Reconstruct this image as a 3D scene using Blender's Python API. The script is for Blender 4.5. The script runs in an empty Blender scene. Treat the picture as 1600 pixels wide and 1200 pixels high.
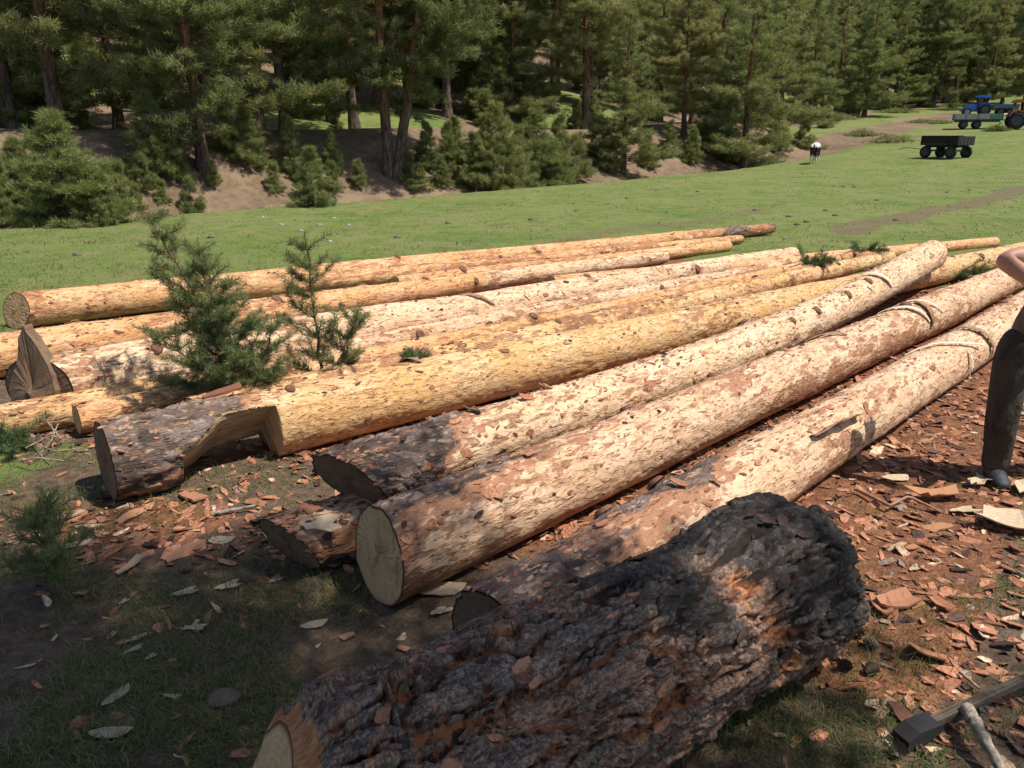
import bpy, math, random
import numpy as np
from mathutils import Vector, Matrix, Quaternion

# ------------------------------------------------------------------ camera, sky, sun, exposure
SC = bpy.context.scene
COL = SC.collection
F_PX, PITCH, CAMZ = 1202.0, math.radians(17.8), 2.0
cam_d = bpy.data.cameras.new('camera'); cam = bpy.data.objects.new('camera', cam_d); COL.objects.link(cam)
cam.location = (0, 0, CAMZ); cam.rotation_euler = (math.pi / 2 - PITCH, 0, 0)
cam_d.sensor_width = 36.0; cam_d.lens = F_PX / 1600 * 36.0; cam_d.clip_end = 3000; cam_d.clip_start = 0.05
SC.camera = cam

SUN_H = np.array([0.95, -0.30]); SUN_H /= np.linalg.norm(SUN_H); SUN_EL = math.radians(61)
SUN = Vector((SUN_H[0] * math.cos(SUN_EL), SUN_H[1] * math.cos(SUN_EL), math.sin(SUN_EL)))
world = bpy.data.worlds.new('World'); SC.world = world; world.use_nodes = True
wn = world.node_tree; bg = wn.nodes['Background']
sky = wn.nodes.new('ShaderNodeTexSky'); sky.sky_type = 'NISHITA'; sky.sun_disc = False
sky.sun_elevation = SUN_EL; sky.sun_rotation = math.atan2(SUN_H[0], SUN_H[1])
sky.air_density = 1.0; sky.dust_density = 3.0; sky.altitude = 1500
wn.links.new(sky.outputs[0], bg.inputs[0]); bg.inputs[1].default_value = 0.12
sun_d = bpy.data.lights.new('sun', 'SUN'); sun_d.energy = 4.6; sun_d.angle = math.radians(0.55); sun_d.color = (1, .955, .88)
sun_o = bpy.data.objects.new('sun', sun_d); COL.objects.link(sun_o)
sun_o.rotation_euler = (-SUN).to_track_quat('-Z', 'Y').to_euler(); sun_o.location = (20, 0, 40)
SC.view_settings.view_transform = 'Standard'; SC.view_settings.look = 'None'
SC.view_settings.exposure = 0.42; SC.view_settings.gamma = 1.0; SC.view_settings.use_curve_mapping = False
SC.render.engine = 'CYCLES'
SC.cycles.max_bounces = 6; SC.cycles.diffuse_bounces = 3; SC.cycles.transparent_max_bounces = 4
SC.cycles.use_denoising = True

# ------------------------------------------------------------------ helpers
def smooth(a, b, x):
    t = np.clip((np.asarray(x, float) - a) / (b - a), 0, 1); return t * t * (3 - 2 * t)

def _hash(ix, iy, iz, seed):
    h = (ix.astype(np.uint32) * np.uint32(374761393) + iy.astype(np.uint32) * np.uint32(668265263)
         + iz.astype(np.uint32) * np.uint32(2246822519) + np.uint32((seed * 3266489917) & 0xffffffff))
    h = (h ^ (h >> np.uint32(13))) * np.uint32(1274126177)
    h = (h ^ (h >> np.uint32(16))) * np.uint32(2654435761)
    return ((h ^ (h >> np.uint32(15))) & np.uint32(0xffffff)).astype(np.float64) / 16777216.0

def vnoise(p, seed=0):
    p = np.asarray(p, float); i = np.floor(p).astype(np.int64); f = p - i; f = f * f * (3 - 2 * f)
    i = i & 0xffffffff
    o = 0
    for a in (0, 1):
        for b in (0, 1):
            for c in (0, 1):
                w = (f[:, 0] if a else 1 - f[:, 0]) * (f[:, 1] if b else 1 - f[:, 1]) * (f[:, 2] if c else 1 - f[:, 2])
                o = o + w * _hash(i[:, 0] + a, i[:, 1] + b, i[:, 2] + c, seed)
    return o

def fbm(p, seed=0, oct=4, gain=.5):
    s, a, t = 0, 1.0, 0
    p = np.asarray(p, float)
    for k in range(oct):
        s = s + a * vnoise(p * (2.03 ** k) + 17.3 * k, seed + k * 7); t += a; a *= gain
    return s / t

def voro(p, seed=0):
    """F1, F2 and a random number for the nearest cell"""
    p = np.asarray(p, float); i = np.floor(p).astype(np.int64); n = len(p)
    f1 = np.full(n, 9.); f2 = np.full(n, 9.); cid = np.zeros(n)
    for a in (-1, 0, 1):
        for b in (-1, 0, 1):
            for c in (-1, 0, 1):
                x, y, z = [(i[:, k] + q) for k, q in ((0, a), (1, b), (2, c))]
                xx, yy, zz = x & 0xffffffff, y & 0xffffffff, z & 0xffffffff
                d = np.sqrt((x + _hash(xx, yy, zz, seed + 1) - p[:, 0]) ** 2 + (y + _hash(xx, yy, zz, seed + 2) - p[:, 1]) ** 2
                            + (z + _hash(xx, yy, zz, seed + 3) - p[:, 2]) ** 2)
                r = _hash(xx, yy, zz, seed + 4)
                m = d < f1
                f2 = np.where(m, f1, np.minimum(f2, d)); cid = np.where(m, r, cid); f1 = np.where(m, d, f1)
    return f1, f2, cid

def np_mesh(name, verts, quads=None, tris=None, mat=None, smooth_shade=True, attrs=None):
    me = bpy.data.meshes.new(name)
    verts = np.asarray(verts, np.float32)
    nq = 0 if quads is None else len(quads); nt = 0 if tris is None else len(tris)
    me.vertices.add(len(verts)); me.vertices.foreach_set('co', verts.ravel())
    loops = []
    if nq: loops.append(np.asarray(quads, np.int32).ravel())
    if nt: loops.append(np.asarray(tris, np.int32).ravel())
    loops = np.concatenate(loops)
    me.loops.add(len(loops)); me.loops.foreach_set('vertex_index', loops)
    me.polygons.add(nq + nt)
    st = np.concatenate([np.arange(nq) * 4, nq * 4 + np.arange(nt) * 3]).astype(np.int32)
    me.polygons.foreach_set('loop_start', st)
    me.polygons.foreach_set('use_smooth', np.full(nq + nt, smooth_shade))
    for k, (typ, arr) in (attrs or {}).items():
        at = me.attributes.new(k, typ, 'POINT')
        at.data.foreach_set({'FLOAT': 'value', 'FLOAT_VECTOR': 'vector', 'FLOAT_COLOR': 'color'}[typ], np.asarray(arr, np.float32).ravel())
    me.update(calc_edges=True); me.validate()
    if mat: me.materials.append(mat)
    return me

def add(name, me, parent=None, loc=None):
    o = bpy.data.objects.new(name, me); COL.objects.link(o)
    if parent: o.parent = parent
    if loc is not None: o.location = loc
    return o

def tag(o, label=None, cat=None, group=None, kind=None):
    for k, v in (('label', label), ('category', cat), ('group', group), ('kind', kind)):
        if v: o[k] = v
    return o

def empty(name, loc=(0, 0, 0), rz=0.0):
    o = bpy.data.objects.new(name, None); COL.objects.link(o); o.location = loc; o.rotation_euler = (0, 0, rz)
    o.empty_display_size = .2
    return o

def copy_tree(o, parent=None):
    c = o.copy(); COL.objects.link(c); c.parent = parent
    for ch in list(o.children): copy_tree(ch, c)
    return c

def ray(px, py):
    a, b = (px - 800) / F_PX, -(py - 600) / F_PX
    cp, sp = math.cos(PITCH), math.sin(PITCH)
    v = np.array([a, cp + b * sp, -sp + b * cp]); return v / np.linalg.norm(v)

def on_z(px, py, z):
    d = ray(px, py); t = (z - CAMZ) / d[2]; return np.array([0, 0, CAMZ]) + d * t

UD, VD = np.array([.655, .756]), np.array([-.756, .655])
def ground(x, y, detail=True):
    x = np.asarray(x, float); y = np.asarray(y, float)
    u = x * UD[0] + y * UD[1]; v = x * VD[0] + y * VD[1]
    q = np.stack([u.ravel(), v.ravel(), 0 * u.ravel()], 1)
    wob = (fbm(q / 9.0, 5, 3).reshape(u.shape) - .5)
    base = .066 * 8 * np.log1p(np.exp(np.clip((u - 48) / 8, -30, 30))) + .28 * np.maximum(0, u - 165)
    gully = 1 - smooth(58, 82, u)
    ve = v + wob * 3.0
    # field lip, gully, bank, terrace, hillside
    prof_l = -1.0 * smooth(20.2, 24, ve) + 3.3 * smooth(24, 31.5, ve) + .27 * np.maximum(0, ve - 36) + .06 * np.maximum(0, ve - 21) * 0
    prof_r = .045 * np.maximum(0, ve - 20) + .30 * np.maximum(0, ve - 40)
    z = base + gully * prof_l + (1 - gully) * prof_r
    z = z + wob * .5 * smooth(9, 22, np.hypot(x, y))
    if detail:
        q = np.stack([x.ravel(), y.ravel(), 0 * x.ravel()], 1)
        near = np.hypot(x, y)
        z = z + (fbm(q * 1.3, 9, 3).reshape(u.shape) - .5) * .05
        z = z + (fbm(q * 7, 11, 2).reshape(u.shape) - .5) * .025 * (1 - smooth(7, 14, near))
    return z
def g1(x, y): return float(ground(np.array([x]), np.array([y]))[0])

def hit(px, py, tmax=260):
    d = ray(px, py); t = np.arange(1.0, tmax, .15)
    P = np.array([0, 0, CAMZ])[None] + d[None] * t[:, None]
    below = P[:, 2] < ground(P[:, 0], P[:, 1], False)
    k = int(np.argmax(below)) if below.any() else len(t) - 1
    return P[k]

def at_v(px, v):
    """ground point in the vertical plane through pixel column px, at cross-valley distance v"""
    d = ray(px, 215); d = d[:2] / np.linalg.norm(d[:2])
    t = v / (d @ VD); x, y = d * t
    return np.array([x, y, g1(x, y)])

# ------------------------------------------------------------------ node helper
class NT:
    def __init__(s, name, rough=.8, spec=.25):
        s.m = bpy.data.materials.new(name); s.m.use_nodes = True; s.t = s.m.node_tree
        s.b = s.t.nodes['Principled BSDF']; s.b.inputs['Roughness'].default_value = rough
        s.b.inputs['Specular IOR Level'].default_value = spec
        s.out = s.t.nodes['Material Output']
    def n(s, typ, **kw):
        nd = s.t.nodes.new('ShaderNode' + typ)
        for k, v in kw.items(): setattr(nd, k, v)
        return nd
    def put(s, sock, v):
        if isinstance(v, bpy.types.NodeSocket): s.t.links.new(v, sock)
        elif isinstance(v, (tuple, list)):
            sock.default_value = tuple(v) + (1,) if (len(v) == 3 and sock.type == 'RGBA') else v
        else: sock.default_value = v
    def attr(s, name, o='Fac'): return s.n('Attribute', attribute_name=name).outputs[o]
    def sep(s, c):
        nd = s.n('SeparateColor'); s.put(nd.inputs[0], c); return nd.outputs
    def math(s, op, a, b=0.0, clamp=False):
        nd = s.n('Math', operation=op, use_clamp=clamp); s.put(nd.inputs[0], a); s.put(nd.inputs[1], b); return nd.outputs[0]
    def vmul(s, v, k):
        nd = s.n('VectorMath', operation='MULTIPLY'); s.put(nd.inputs[0], v); s.put(nd.inputs[1], k); return nd.outputs[0]
    def vadd(s, v, k):
        nd = s.n('VectorMath', operation='ADD'); s.put(nd.inputs[0], v); s.put(nd.inputs[1], k); return nd.outputs[0]
    def noise(s, vec, scale, detail=3, rough=.55, o='Fac', dist=0):
        nd = s.n('TexNoise'); s.put(nd.inputs['Vector'], vec); nd.inputs['Scale'].default_value = scale
        nd.inputs['Detail'].default_value = detail; nd.inputs['Roughness'].default_value = rough; nd.inputs['Distortion'].default_value = dist
        return nd.outputs[o]
    def voro(s, vec, scale, feature='F1', o='Distance', rnd=1):
        nd = s.n('TexVoronoi', feature=feature); s.put(nd.inputs['Vector'], vec); nd.inputs['Scale'].default_value = scale
        nd.inputs['Randomness'].default_value = rnd
        return nd.outputs[o]
    def step(s, x, a, b):
        nd = s.n('MapRange', interpolation_type='SMOOTHSTEP'); s.put(nd.inputs[0], x)
        nd.inputs[1].default_value = a; nd.inputs[2].default_value = b; return nd.outputs[0]
    def mix(s, f, a, b, mode='MIX'):
        nd = s.n('Mix', data_type='RGBA', blend_type=mode); s.put(nd.inputs[0], f); s.put(nd.inputs[6], a); s.put(nd.inputs[7], b); return nd.outputs[2]
    def ramp(s, x, stops, interp='LINEAR'):
        nd = s.n('ValToRGB'); s.put(nd.inputs[0], x); r = nd.color_ramp; r.interpolation = interp
        while len(r.elements) < len(stops): r.elements.new(.5)
        for e, (p, c) in zip(r.elements, stops): e.position = p; e.color = tuple(c) + (1,)
        return nd.outputs[0]
    def bump(s, h, dist=.01, strength=1.0, normal=None):
        nd = s.n('Bump'); s.put(nd.inputs['Height'], h); nd.inputs['Distance'].default_value = dist; nd.inputs['Strength'].default_value = strength
        if normal is not None: s.put(nd.inputs['Normal'], normal)
        s.t.links.new(nd.outputs[0], s.b.inputs['Normal']); return nd.outputs[0]
    def color(s, c): s.put(s.b.inputs['Base Color'], c); return s
    def pos(s): return s.n('NewGeometry').outputs['Position']
    def obj(s): return s.n('TexCoord').outputs['Object']
    def rnd(s): return s.n('ObjectInfo').outputs['Random']

def plain(name, c, rough=.6, spec=.3, vary=.25, scale=8, metal=0):
    t = NT(name, rough, spec)
    n = t.noise(t.obj(), scale, 5, .65)
    lo = tuple(x * (1 - vary) for x in c); hi = tuple(min(1, x * (1 + vary)) for x in c)
    t.color(t.ramp(n, [(.3, lo), (.7, hi)])); t.b.inputs['Metallic'].default_value = metal
    t.put(t.b.inputs['Roughness'], t.math('MULTIPLY_ADD', n, .3) if False else rough)
    return t.m

def foliage(name, cols, trans=.35, rough=.55, rand_shift=.25, attr='tint'):
    t = NT(name, rough, .18)
    r = t.rnd(); a = t.attr(attr)
    x = t.math('ADD', a, t.math('MULTIPLY', t.math('SUBTRACT', r, .5), rand_shift), True)
    c = t.ramp(x, [(i / (len(cols) - 1), k) for i, k in enumerate(cols)])
    t.color(c)
    tr = t.n('BsdfTranslucent'); t.put(tr.inputs[0], t.mix(1, c, (1.25, 1.2, .7), 'MULTIPLY'))
    mx = t.n('MixShader'); mx.inputs[0].default_value = trans
    t.t.links.new(t.b.outputs[0], mx.inputs[1]); t.t.links.new(tr.outputs[0], mx.inputs[2]); t.t.links.new(mx.outputs[0], t.out.inputs[0])
    return t.m

# ------------------------------------------------------------------ materials of the wood
def wood_mat(name, cream, yellow, red, lines=.55, cell=21.0):
    t = NT(name, .72, .22)
    cyl = t.attr('cyl', 'Vector'); R, G, B = t.sep(t.attr('mask', 'Color')); A = t.attr('mask', 'Alpha')
    warp = t.vadd(cyl, t.vmul(t.noise(cyl, 9, 2, .5, 'Color'), (.05, .05, .05)))
    st = t.vmul(warp, (.36, 1, 1))
    edge = t.voro(st, cell, 'DISTANCE_TO_EDGE'); cellc = t.sep(t.voro(st, cell, 'F1', 'Color'))[0]
    nb = t.noise(cyl, 2.2, 3); nm = t.noise(t.vmul(cyl, (.26, 1, 1)), 24, 4, .62); nf = t.noise(t.vmul(cyl, (.3, 1, 1)), 110, 3, .6)
    wood = t.mix(t.step(nb, .35, .65), cream, yellow)
    lngs = t.noise(t.vmul(cyl, (.07, 1, 1)), 16, 3, .6)
    wood = t.mix(t.math('MULTIPLY', t.step(lngs, .48, .66), .6), wood, tuple(k * q for k, q in zip(yellow, (.86, .72, .58))))
    wood = t.mix(t.math('MULTIPLY', cellc, .5), wood, tuple(c * .82 for c in yellow))
    wood = t.mix(t.math('MULTIPLY', t.step(nf, .45, .75), .35), wood, tuple(c * .62 for c in yellow))
    lw = t.math('MULTIPLY', t.math('SUBTRACT', 1, t.step(edge, .0, .11)), t.step(nm, .36, .64))
    c = t.mix(t.math('MULTIPLY', lw, lines), wood, tuple(k * 1.15 for k in red))
    # remnants of the red inner bark, by scale
    pv = t.math('ADD', t.math('ADD', R, t.math('MULTIPLY', t.math('SUBTRACT', nm, .5), .75)), t.math('MULTIPLY', t.math('SUBTRACT', cellc, .5), .34))
    pf = t.math('MULTIPLY', t.step(pv, .49, .67), .88)
    redc = t.mix(nf, tuple(k * .7 for k in red), tuple(k * 1.35 for k in red)); redc = t.mix(t.step(nb, .5, .7), redc, tuple(k * .62 for k in red))
    c = t.mix(pf, c, redc)
    # grey outer bark
    gv = t.math('ADD', R, t.math('MULTIPLY', t.math('SUBTRACT', nm, .5), .5)); gf = t.step(gv, .84, .92)
    gc = t.ramp(t.math('ADD', t.math('MULTIPLY', G, .6), t.math('MULTIPLY', nf, .4)), [(.15, (.028, .022, .02)), (.4, (.10, .075, .062)), (.62, (.15, .10, .08)), (.78, (.23, .18, .155)), (1, (.13, .07, .045))])
    c = t.mix(gf, c, gc)
    # short dark flecks left by the peeling iron
    fl = t.step(t.noise(t.vmul(warp, (.30, 1, 1)), 60, 2, .5), .615, .665)
    c = t.mix(t.math('MULTIPLY', fl, .8), c, tuple(k * .5 for k in red))
    fs = t.step(t.noise(t.vmul(warp, (.18, 1, 1)), 95, 2, .5), .62, .68); c = t.mix(t.math('MULTIPLY', fs, .6), c, tuple(k * .6 for k in red))
    f2 = t.step(t.noise(t.vmul(warp, (.22, 1, 1)), 30, 4, .64), .55, .67)
    c = t.mix(t.math('MULTIPLY', f2, .55), c, redc)
    f3 = t.step(t.noise(t.vmul(warp, (.22, 1, 1)), 48, 3, .6), .60, .68)
    c = t.mix(t.math('MULTIPLY', f3, .6), c, tuple(k * .62 for k in yellow))
    wf = t.step(t.noise(t.vmul(cyl, (.5, 1, 1)), 34, 2, .5), .58, .66)
    c = t.mix(t.math('MULTIPLY', wf, .35), c, tuple(min(1, k * 1.12) for k in cream))
    # cut faces inside notches
    cutc = t.mix(t.noise(t.vmul(cyl, (.25, 1, 1)), 40, 4), (.36, .22, .11), (.56, .38, .2))
    c = t.mix(t.step(A, .4, .6), c, cutc)
    t.color(c)
    h = t.math('ADD', t.math('MULTIPLY', t.math('MAXIMUM', pf, f2), .55), t.math('MULTIPLY', lw, -.18)); h = t.math('ADD', h, t.math('MULTIPLY', nm, .5)); h = t.math('ADD', h, t.math('MULTIPLY', nf, .35))
    h = t.math('ADD', h, t.math('MULTIPLY', fl, .3)); h = t.math('ADD', h, t.math('MULTIPLY', t.math('MULTIPLY', gf, nf), 1.2))
    t.bump(h, .012, .9)
    return t.m

RED = (.30, .132, .066)
M = {}
M['peach'] = wood_mat('wood_peach', (.72, .505, .335), (.66, .42, .25), RED)
M['pale'] = wood_mat('wood_pale', (.76, .565, .375), (.69, .46, .27), RED)
M['yellow'] = wood_mat('wood_yellow', (.71, .485, .265), (.65, .385, .155), RED)
M['orange'] = wood_mat('wood_orange', (.73, .455, .25), (.65, .345, .145), (.34, .14, .065))

def bark_mat():
    t = NT('thick_bark', .85, .2)
    cyl = t.attr('cyl', 'Vector'); R, G, B = t.sep(t.attr('mask', 'Color')); A = t.attr('mask', 'Alpha')
    nf = t.noise(t.vmul(cyl, (.30, 1, 1)), 120, 4, .62); nm = t.noise(cyl, 26, 4, .6); nb = t.noise(cyl, 4.5, 3)
    wav = t.noise(t.vmul(cyl, (.9, 1, 1)), 60, 3, .55, dist=1.6)
    grey = t.ramp(t.math('ADD', t.math('MULTIPLY', nf, .5), t.math('MULTIPLY', wav, .5)), [(.34, (.028, .018, .013)), (.46, (.090, .061, .046)), (.57, (.20, .142, .108)), (.70, (.40, .31, .245))])
    pink = t.ramp(t.math('ADD', t.math('MULTIPLY', wav, .6), t.math('MULTIPLY', nf, .4)), [(.34, (.050, .026, .018)), (.47, (.165, .092, .060)), (.59, (.34, .21, .14)), (.74, (.50, .36, .25))])
    orange = t.ramp(nf, [(.25, (.15, .05, .022)), (.5, (.42, .165, .065)), (.75, (.56, .30, .14))])
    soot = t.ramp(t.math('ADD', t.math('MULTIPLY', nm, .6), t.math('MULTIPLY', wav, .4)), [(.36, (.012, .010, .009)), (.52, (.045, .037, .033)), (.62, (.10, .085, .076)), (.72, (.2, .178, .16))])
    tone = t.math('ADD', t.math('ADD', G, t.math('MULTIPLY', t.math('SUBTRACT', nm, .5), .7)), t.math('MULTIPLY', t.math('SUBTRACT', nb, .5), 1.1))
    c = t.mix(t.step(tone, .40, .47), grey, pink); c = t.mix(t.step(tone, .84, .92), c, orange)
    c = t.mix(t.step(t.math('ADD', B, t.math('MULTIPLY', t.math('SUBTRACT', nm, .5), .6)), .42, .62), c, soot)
    c = t.mix(t.step(t.math('ADD', A, t.math('MULTIPLY', t.math('SUBTRACT', nm, .5), .5)), .5, .58), c, orange)
    crev = t.mix(t.step(nm, .38, .56), (.016, .009, .006), (.24, .085, .036))
    crev = t.mix(t.step(B, .15, .55), crev, (.022, .014, .010)); c = t.mix(t.math('SUBTRACT', 1, t.step(R, .12, .5)), c, crev)
    t.color(c)
    h = t.math('ADD', t.math('MULTIPLY', nf, .35), t.math('MULTIPLY', wav, .5)); h = t.math('ADD', h, nm)
    t.bump(h, .005, .75)
    return t.m
M['bark'] = bark_mat()

def cut_mat(name, a, b, dark):
    t = NT(name, .8, .15)
    rad = t.attr('rad'); cyl = t.attr('cyl', 'Vector')
    n = t.noise(cyl, 14, 4, .6); nf = t.noise(cyl, 120, 3, .6)
    w = t.math('SINE', t.math('MULTIPLY', t.math('ADD', rad, t.math('MULTIPLY', n, .05)), 120))
    c = t.mix(t.math('MULTIPLY_ADD', w, .5) if False else t.math('MULTIPLY', t.math('ADD', w, 1), .28), a, b)
    c = t.mix(t.step(n, .42, .72), c, b)
    streak = t.noise(t.vmul(cyl, (1, 1, .3)), 26, 4, .65, dist=.6)
    c = t.mix(t.math('MULTIPLY', t.step(streak, .54, .72), .6), c, dark)
    c = t.mix(t.step(rad, .93, .99), c, tuple(k * .45 for k in dark))
    t.color(c); t.bump(t.math('ADD', nf, t.math('MULTIPLY', streak, .8)), .006, .8)
    return t.m
M['cut'] = cut_mat('cut_face_fresh', (.60, .385, .20), (.45, .265, .125), (.17, .09, .045))
M['cut_dark'] = cut_mat('cut_face_weathered', (.21, .135, .085), (.14, .09, .056), (.06, .038, .026))
M['cut_pale'] = cut_mat('cut_face_pale', (.62, .42, .22), (.48, .28, .13), (.30, .14, .06))

def chip_mat(name, use_attr):
    t = NT(name, .8, .2)
    x = t.attr('tint') if use_attr else t.rnd()
    p = t.pos() if use_attr else t.obj()
    nf = t.noise(p, 60, 4, .6)
    c = t.ramp(t.math('ADD', x, t.math('MULTIPLY', t.math('SUBTRACT', nf, .5), .12)), [
        (0, (.05, .03, .024)), (.13, (.13, .07, .05)), (.24, (.30, .125, .07)), (.42, (.48, .215, .12)), (.58, (.42, .21, .125)),
        (.7, (.50, .25, .13)), (.8, (.22, .17, .15)), (.86, (.62, .42, .25)), (1, (.74, .58, .40))])
    t.color(t.mix(t.math('MULTIPLY', t.step(nf, .3, .6), .35), t.mix(1, c, (.6, .55, .5), 'MULTIPLY'), c) if False else t.mix(t.step(nf, .35, .6), t.mix(1, c, (.62, .56, .52), 'MULTIPLY'), c))
    t.bump(nf, .004, .7)
    return t.m
M['chip_many'] = chip_mat('bark_litter', True); M['chip'] = chip_mat('bark_chip', False)
def grain(name, lo, hi, sc=(2, 30, 30), rough=.85):
    t = NT(name, rough, .15); o = t.obj(); n = t.noise(t.vmul(o, sc), 3, 5, .65); n2 = t.noise(o, 35, 3, .6)
    t.color(t.mix(t.step(n2, .55, .75), t.ramp(n, [(.35, lo), (.65, hi)]), tuple(k * .55 for k in lo))); t.bump(t.math('ADD', n, n2), .006, .8); return t.m
M['sliver'] = grain('wood_sliver', (.46, .33, .2), (.72, .58, .40), (.8, 9, 9))
M['strip'] = plain('bark_strip', (.30, .17, .10), .75, .2, .45, 25)
M['strip_pale'] = plain('bark_strip_pale', (.68, .55, .38), .75, .2, .2, 25)
M['stick'] = grain('dead_stick', (.16, .13, .10), (.46, .38, .29), (14, 14, 14))
M['trunk'] = None

# ------------------------------------------------------------------ ground: one sheet to the far hillside
def ground_mat():
    t = NT('ground', .95, .08)
    p = t.pos(); R, G, B = t.sep(t.attr('gm', 'Color')); A = t.attr('gm', 'Alpha')
    n1 = t.noise(p, .35, 4, .55); n2 = t.noise(p, 2.3, 5, .6); n3 = t.noise(p, 14, 4, .6); n4 = t.noise(p, 70, 4, .65)
    mott = t.math('ADD', t.math('MULTIPLY', n2, .42), t.math('ADD', t.math('MULTIPLY', n3, .2), t.math('MULTIPLY', n1, .38)))
    grass = t.ramp(mott, [(.36, (.082, .122, .032)), (.45, (.128, .168, .044)), (.52, (.158, .186, .056)), (.58, (.19, .19, .075)), (.66, (.215, .18, .095))])
    grass = t.mix(t.math('MULTIPLY', t.step(n4, .5, .75), .35), grass, (.065, .085, .025))
    soil = t.ramp(t.math('ADD', t.math('MULTIPLY', n3, .6), t.math('MULTIPLY', n4, .4)), [(.3, (.055, .036, .024)), (.5, (.13, .088, .058)), (.68, (.23, .16, .11))])
    floor = t.ramp(mott, [(.34, (.085, .06, .036)), (.48, (.17, .118, .074)), (.58, (.24, .168, .108)), (.66, (.19, .18, .075))])
    litter = t.ramp(t.math('ADD', t.math('MULTIPLY', n3, .45), t.math('MULTIPLY', n4, .55)), [(.3, (.05, .028, .018)), (.45, (.16, .075, .042)), (.56, (.27, .12, .06)), (.7, (.36, .2, .11))])
    grass = t.mix(t.math('MULTIPLY', t.step(t.noise(p, .9, 4, .65), .5, .64), .5), grass, (.22, .19, .09))
    grass = t.mix(t.math('MULTIPLY', t.step(t.noise(p, 1.7, 3, .6), .56, .66), .5), grass, (.075, .115, .028))
    def fac(x, k=.9): return t.step(t.math('ADD', x, t.math('MULTIPLY', t.math('SUBTRACT', t.math('ADD', t.math('MULTIPLY', n2, .6), t.math('MULTIPLY', n3, .4)), .5), k)), .42, .58)
    c = t.mix(fac(R), soil, grass)
    c = t.mix(fac(G), c, floor)
    c = t.mix(fac(B), c, litter)
    c = t.mix(t.math('MULTIPLY', fac(A), .85), c, t.mix(n2, (.10, .075, .045), (.20, .16, .09)))
    t.color(c)
    t.bump(t.math('ADD', t.math('MULTIPLY', n3, 1.0), t.math('MULTIPLY', n4, .6)), .035, .9)
    return t.m
M['ground'] = ground_mat()

def masks(x, y):
    u = x * UD[0] + y * UD[1]; v = x * VD[0] + y * VD[1]
    q = np.stack([u, v, 0 * u], 1)
    w = fbm(q / 5, 21, 3) - .5
    ve = v + (fbm(q / 9.0, 5, 3) - .5) * 3
    forest = smooth(21.2, 23.2, ve); right = smooth(58, 80, u)
    forest = np.where(u > 58, forest * (1 - right) + right * smooth(30, 36, ve + w * 8), forest)
    yard = (1 - smooth(6.6, 8.2, v + w * 2)) * (1 - smooth(10.5, 13.5, u))
    grass = 1 - .72 * yard * smooth(-1, 1.5, v) - .42 * (1 - smooth(3.2, 5.5, np.hypot(x, y)))
    grass = grass - .30 * (1 - smooth(1.8, 3.6, u))
    grass = grass + .55 * smooth(-2.3, -3.1, x) * (1 - smooth(4.8, 5.8, y))
    # green grass patches on the floor of the wood
    grassf = smooth(.50, .62, fbm(q / 6.5, 33, 3))
    G = forest * (1 - .9 * grassf * smooth(33, 36, v))
    road = np.exp(-((ve - 32.5) / 1.8) ** 2) * smooth(14, 20, u) * (1 - smooth(62, 75, u))
    road2 = np.exp(-((v - 25 - .03 * (u - 80)) / 3.2) ** 2) * smooth(58, 70, u) * (1 - smooth(112, 130, u)) * 1.0
    road2 += np.exp(-((v - 19.5) / 1.6) ** 2) * smooth(70, 78, u) * (1 - smooth(98, 110, u)) * .5
    G = np.maximum(G, np.maximum(road, road2))
    litter = yard * smooth(2.2, 3.0, u + .5 * w) * smooth(-.2, .6, v + w) * .95
    litter = np.maximum(litter, .9 * np.exp(-((x + 2.05) / .7) ** 2 - ((y - 3.75) / .35) ** 2))
    worn = np.exp(-((v - 9.2 - w * 2) / 1.0) ** 2) * .52 * (1 - smooth(20, 34, u)) + np.exp(-((v - 5.2 + .06 * (u - 22) - w * 3) / .7) ** 2) * smooth(15, 19, u) * .85 * (1 - smooth(36, 48, u))
    worn += np.exp(-((v - 14.5 - w * 4) / .8) ** 2) * .40
    return np.stack([grass, G, litter, worn], 1)

def axis_pts(lo, hi, a, n):
    t = np.linspace(math.asinh(lo / a), math.asinh(hi / a), n); return a * np.sinh(t)
gx = axis_pts(-190, 330, 4.0, 370); gy = axis_pts(-40, 420, 5.0, 370)
X, Y = np.meshgrid(gx, gy); xs, ys = X.ravel(), Y.ravel()
zs = ground(xs, ys)
nx, ny = len(gx), len(gy)
i = np.arange(ny - 1)[:, None] * nx + np.arange(nx - 1)[None]
quads = np.stack([i, i + 1, i + nx + 1, i + nx], -1).reshape(-1, 4)
go = add('ground', np_mesh('ground', np.stack([xs, ys, zs], 1), quads, mat=M['ground'], attrs={'gm': ('FLOAT_COLOR', masks(xs, ys))}))
tag(go, 'green pasture with bare soil and bark litter running up to the wooded slope', 'ground', kind='structure')

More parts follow.
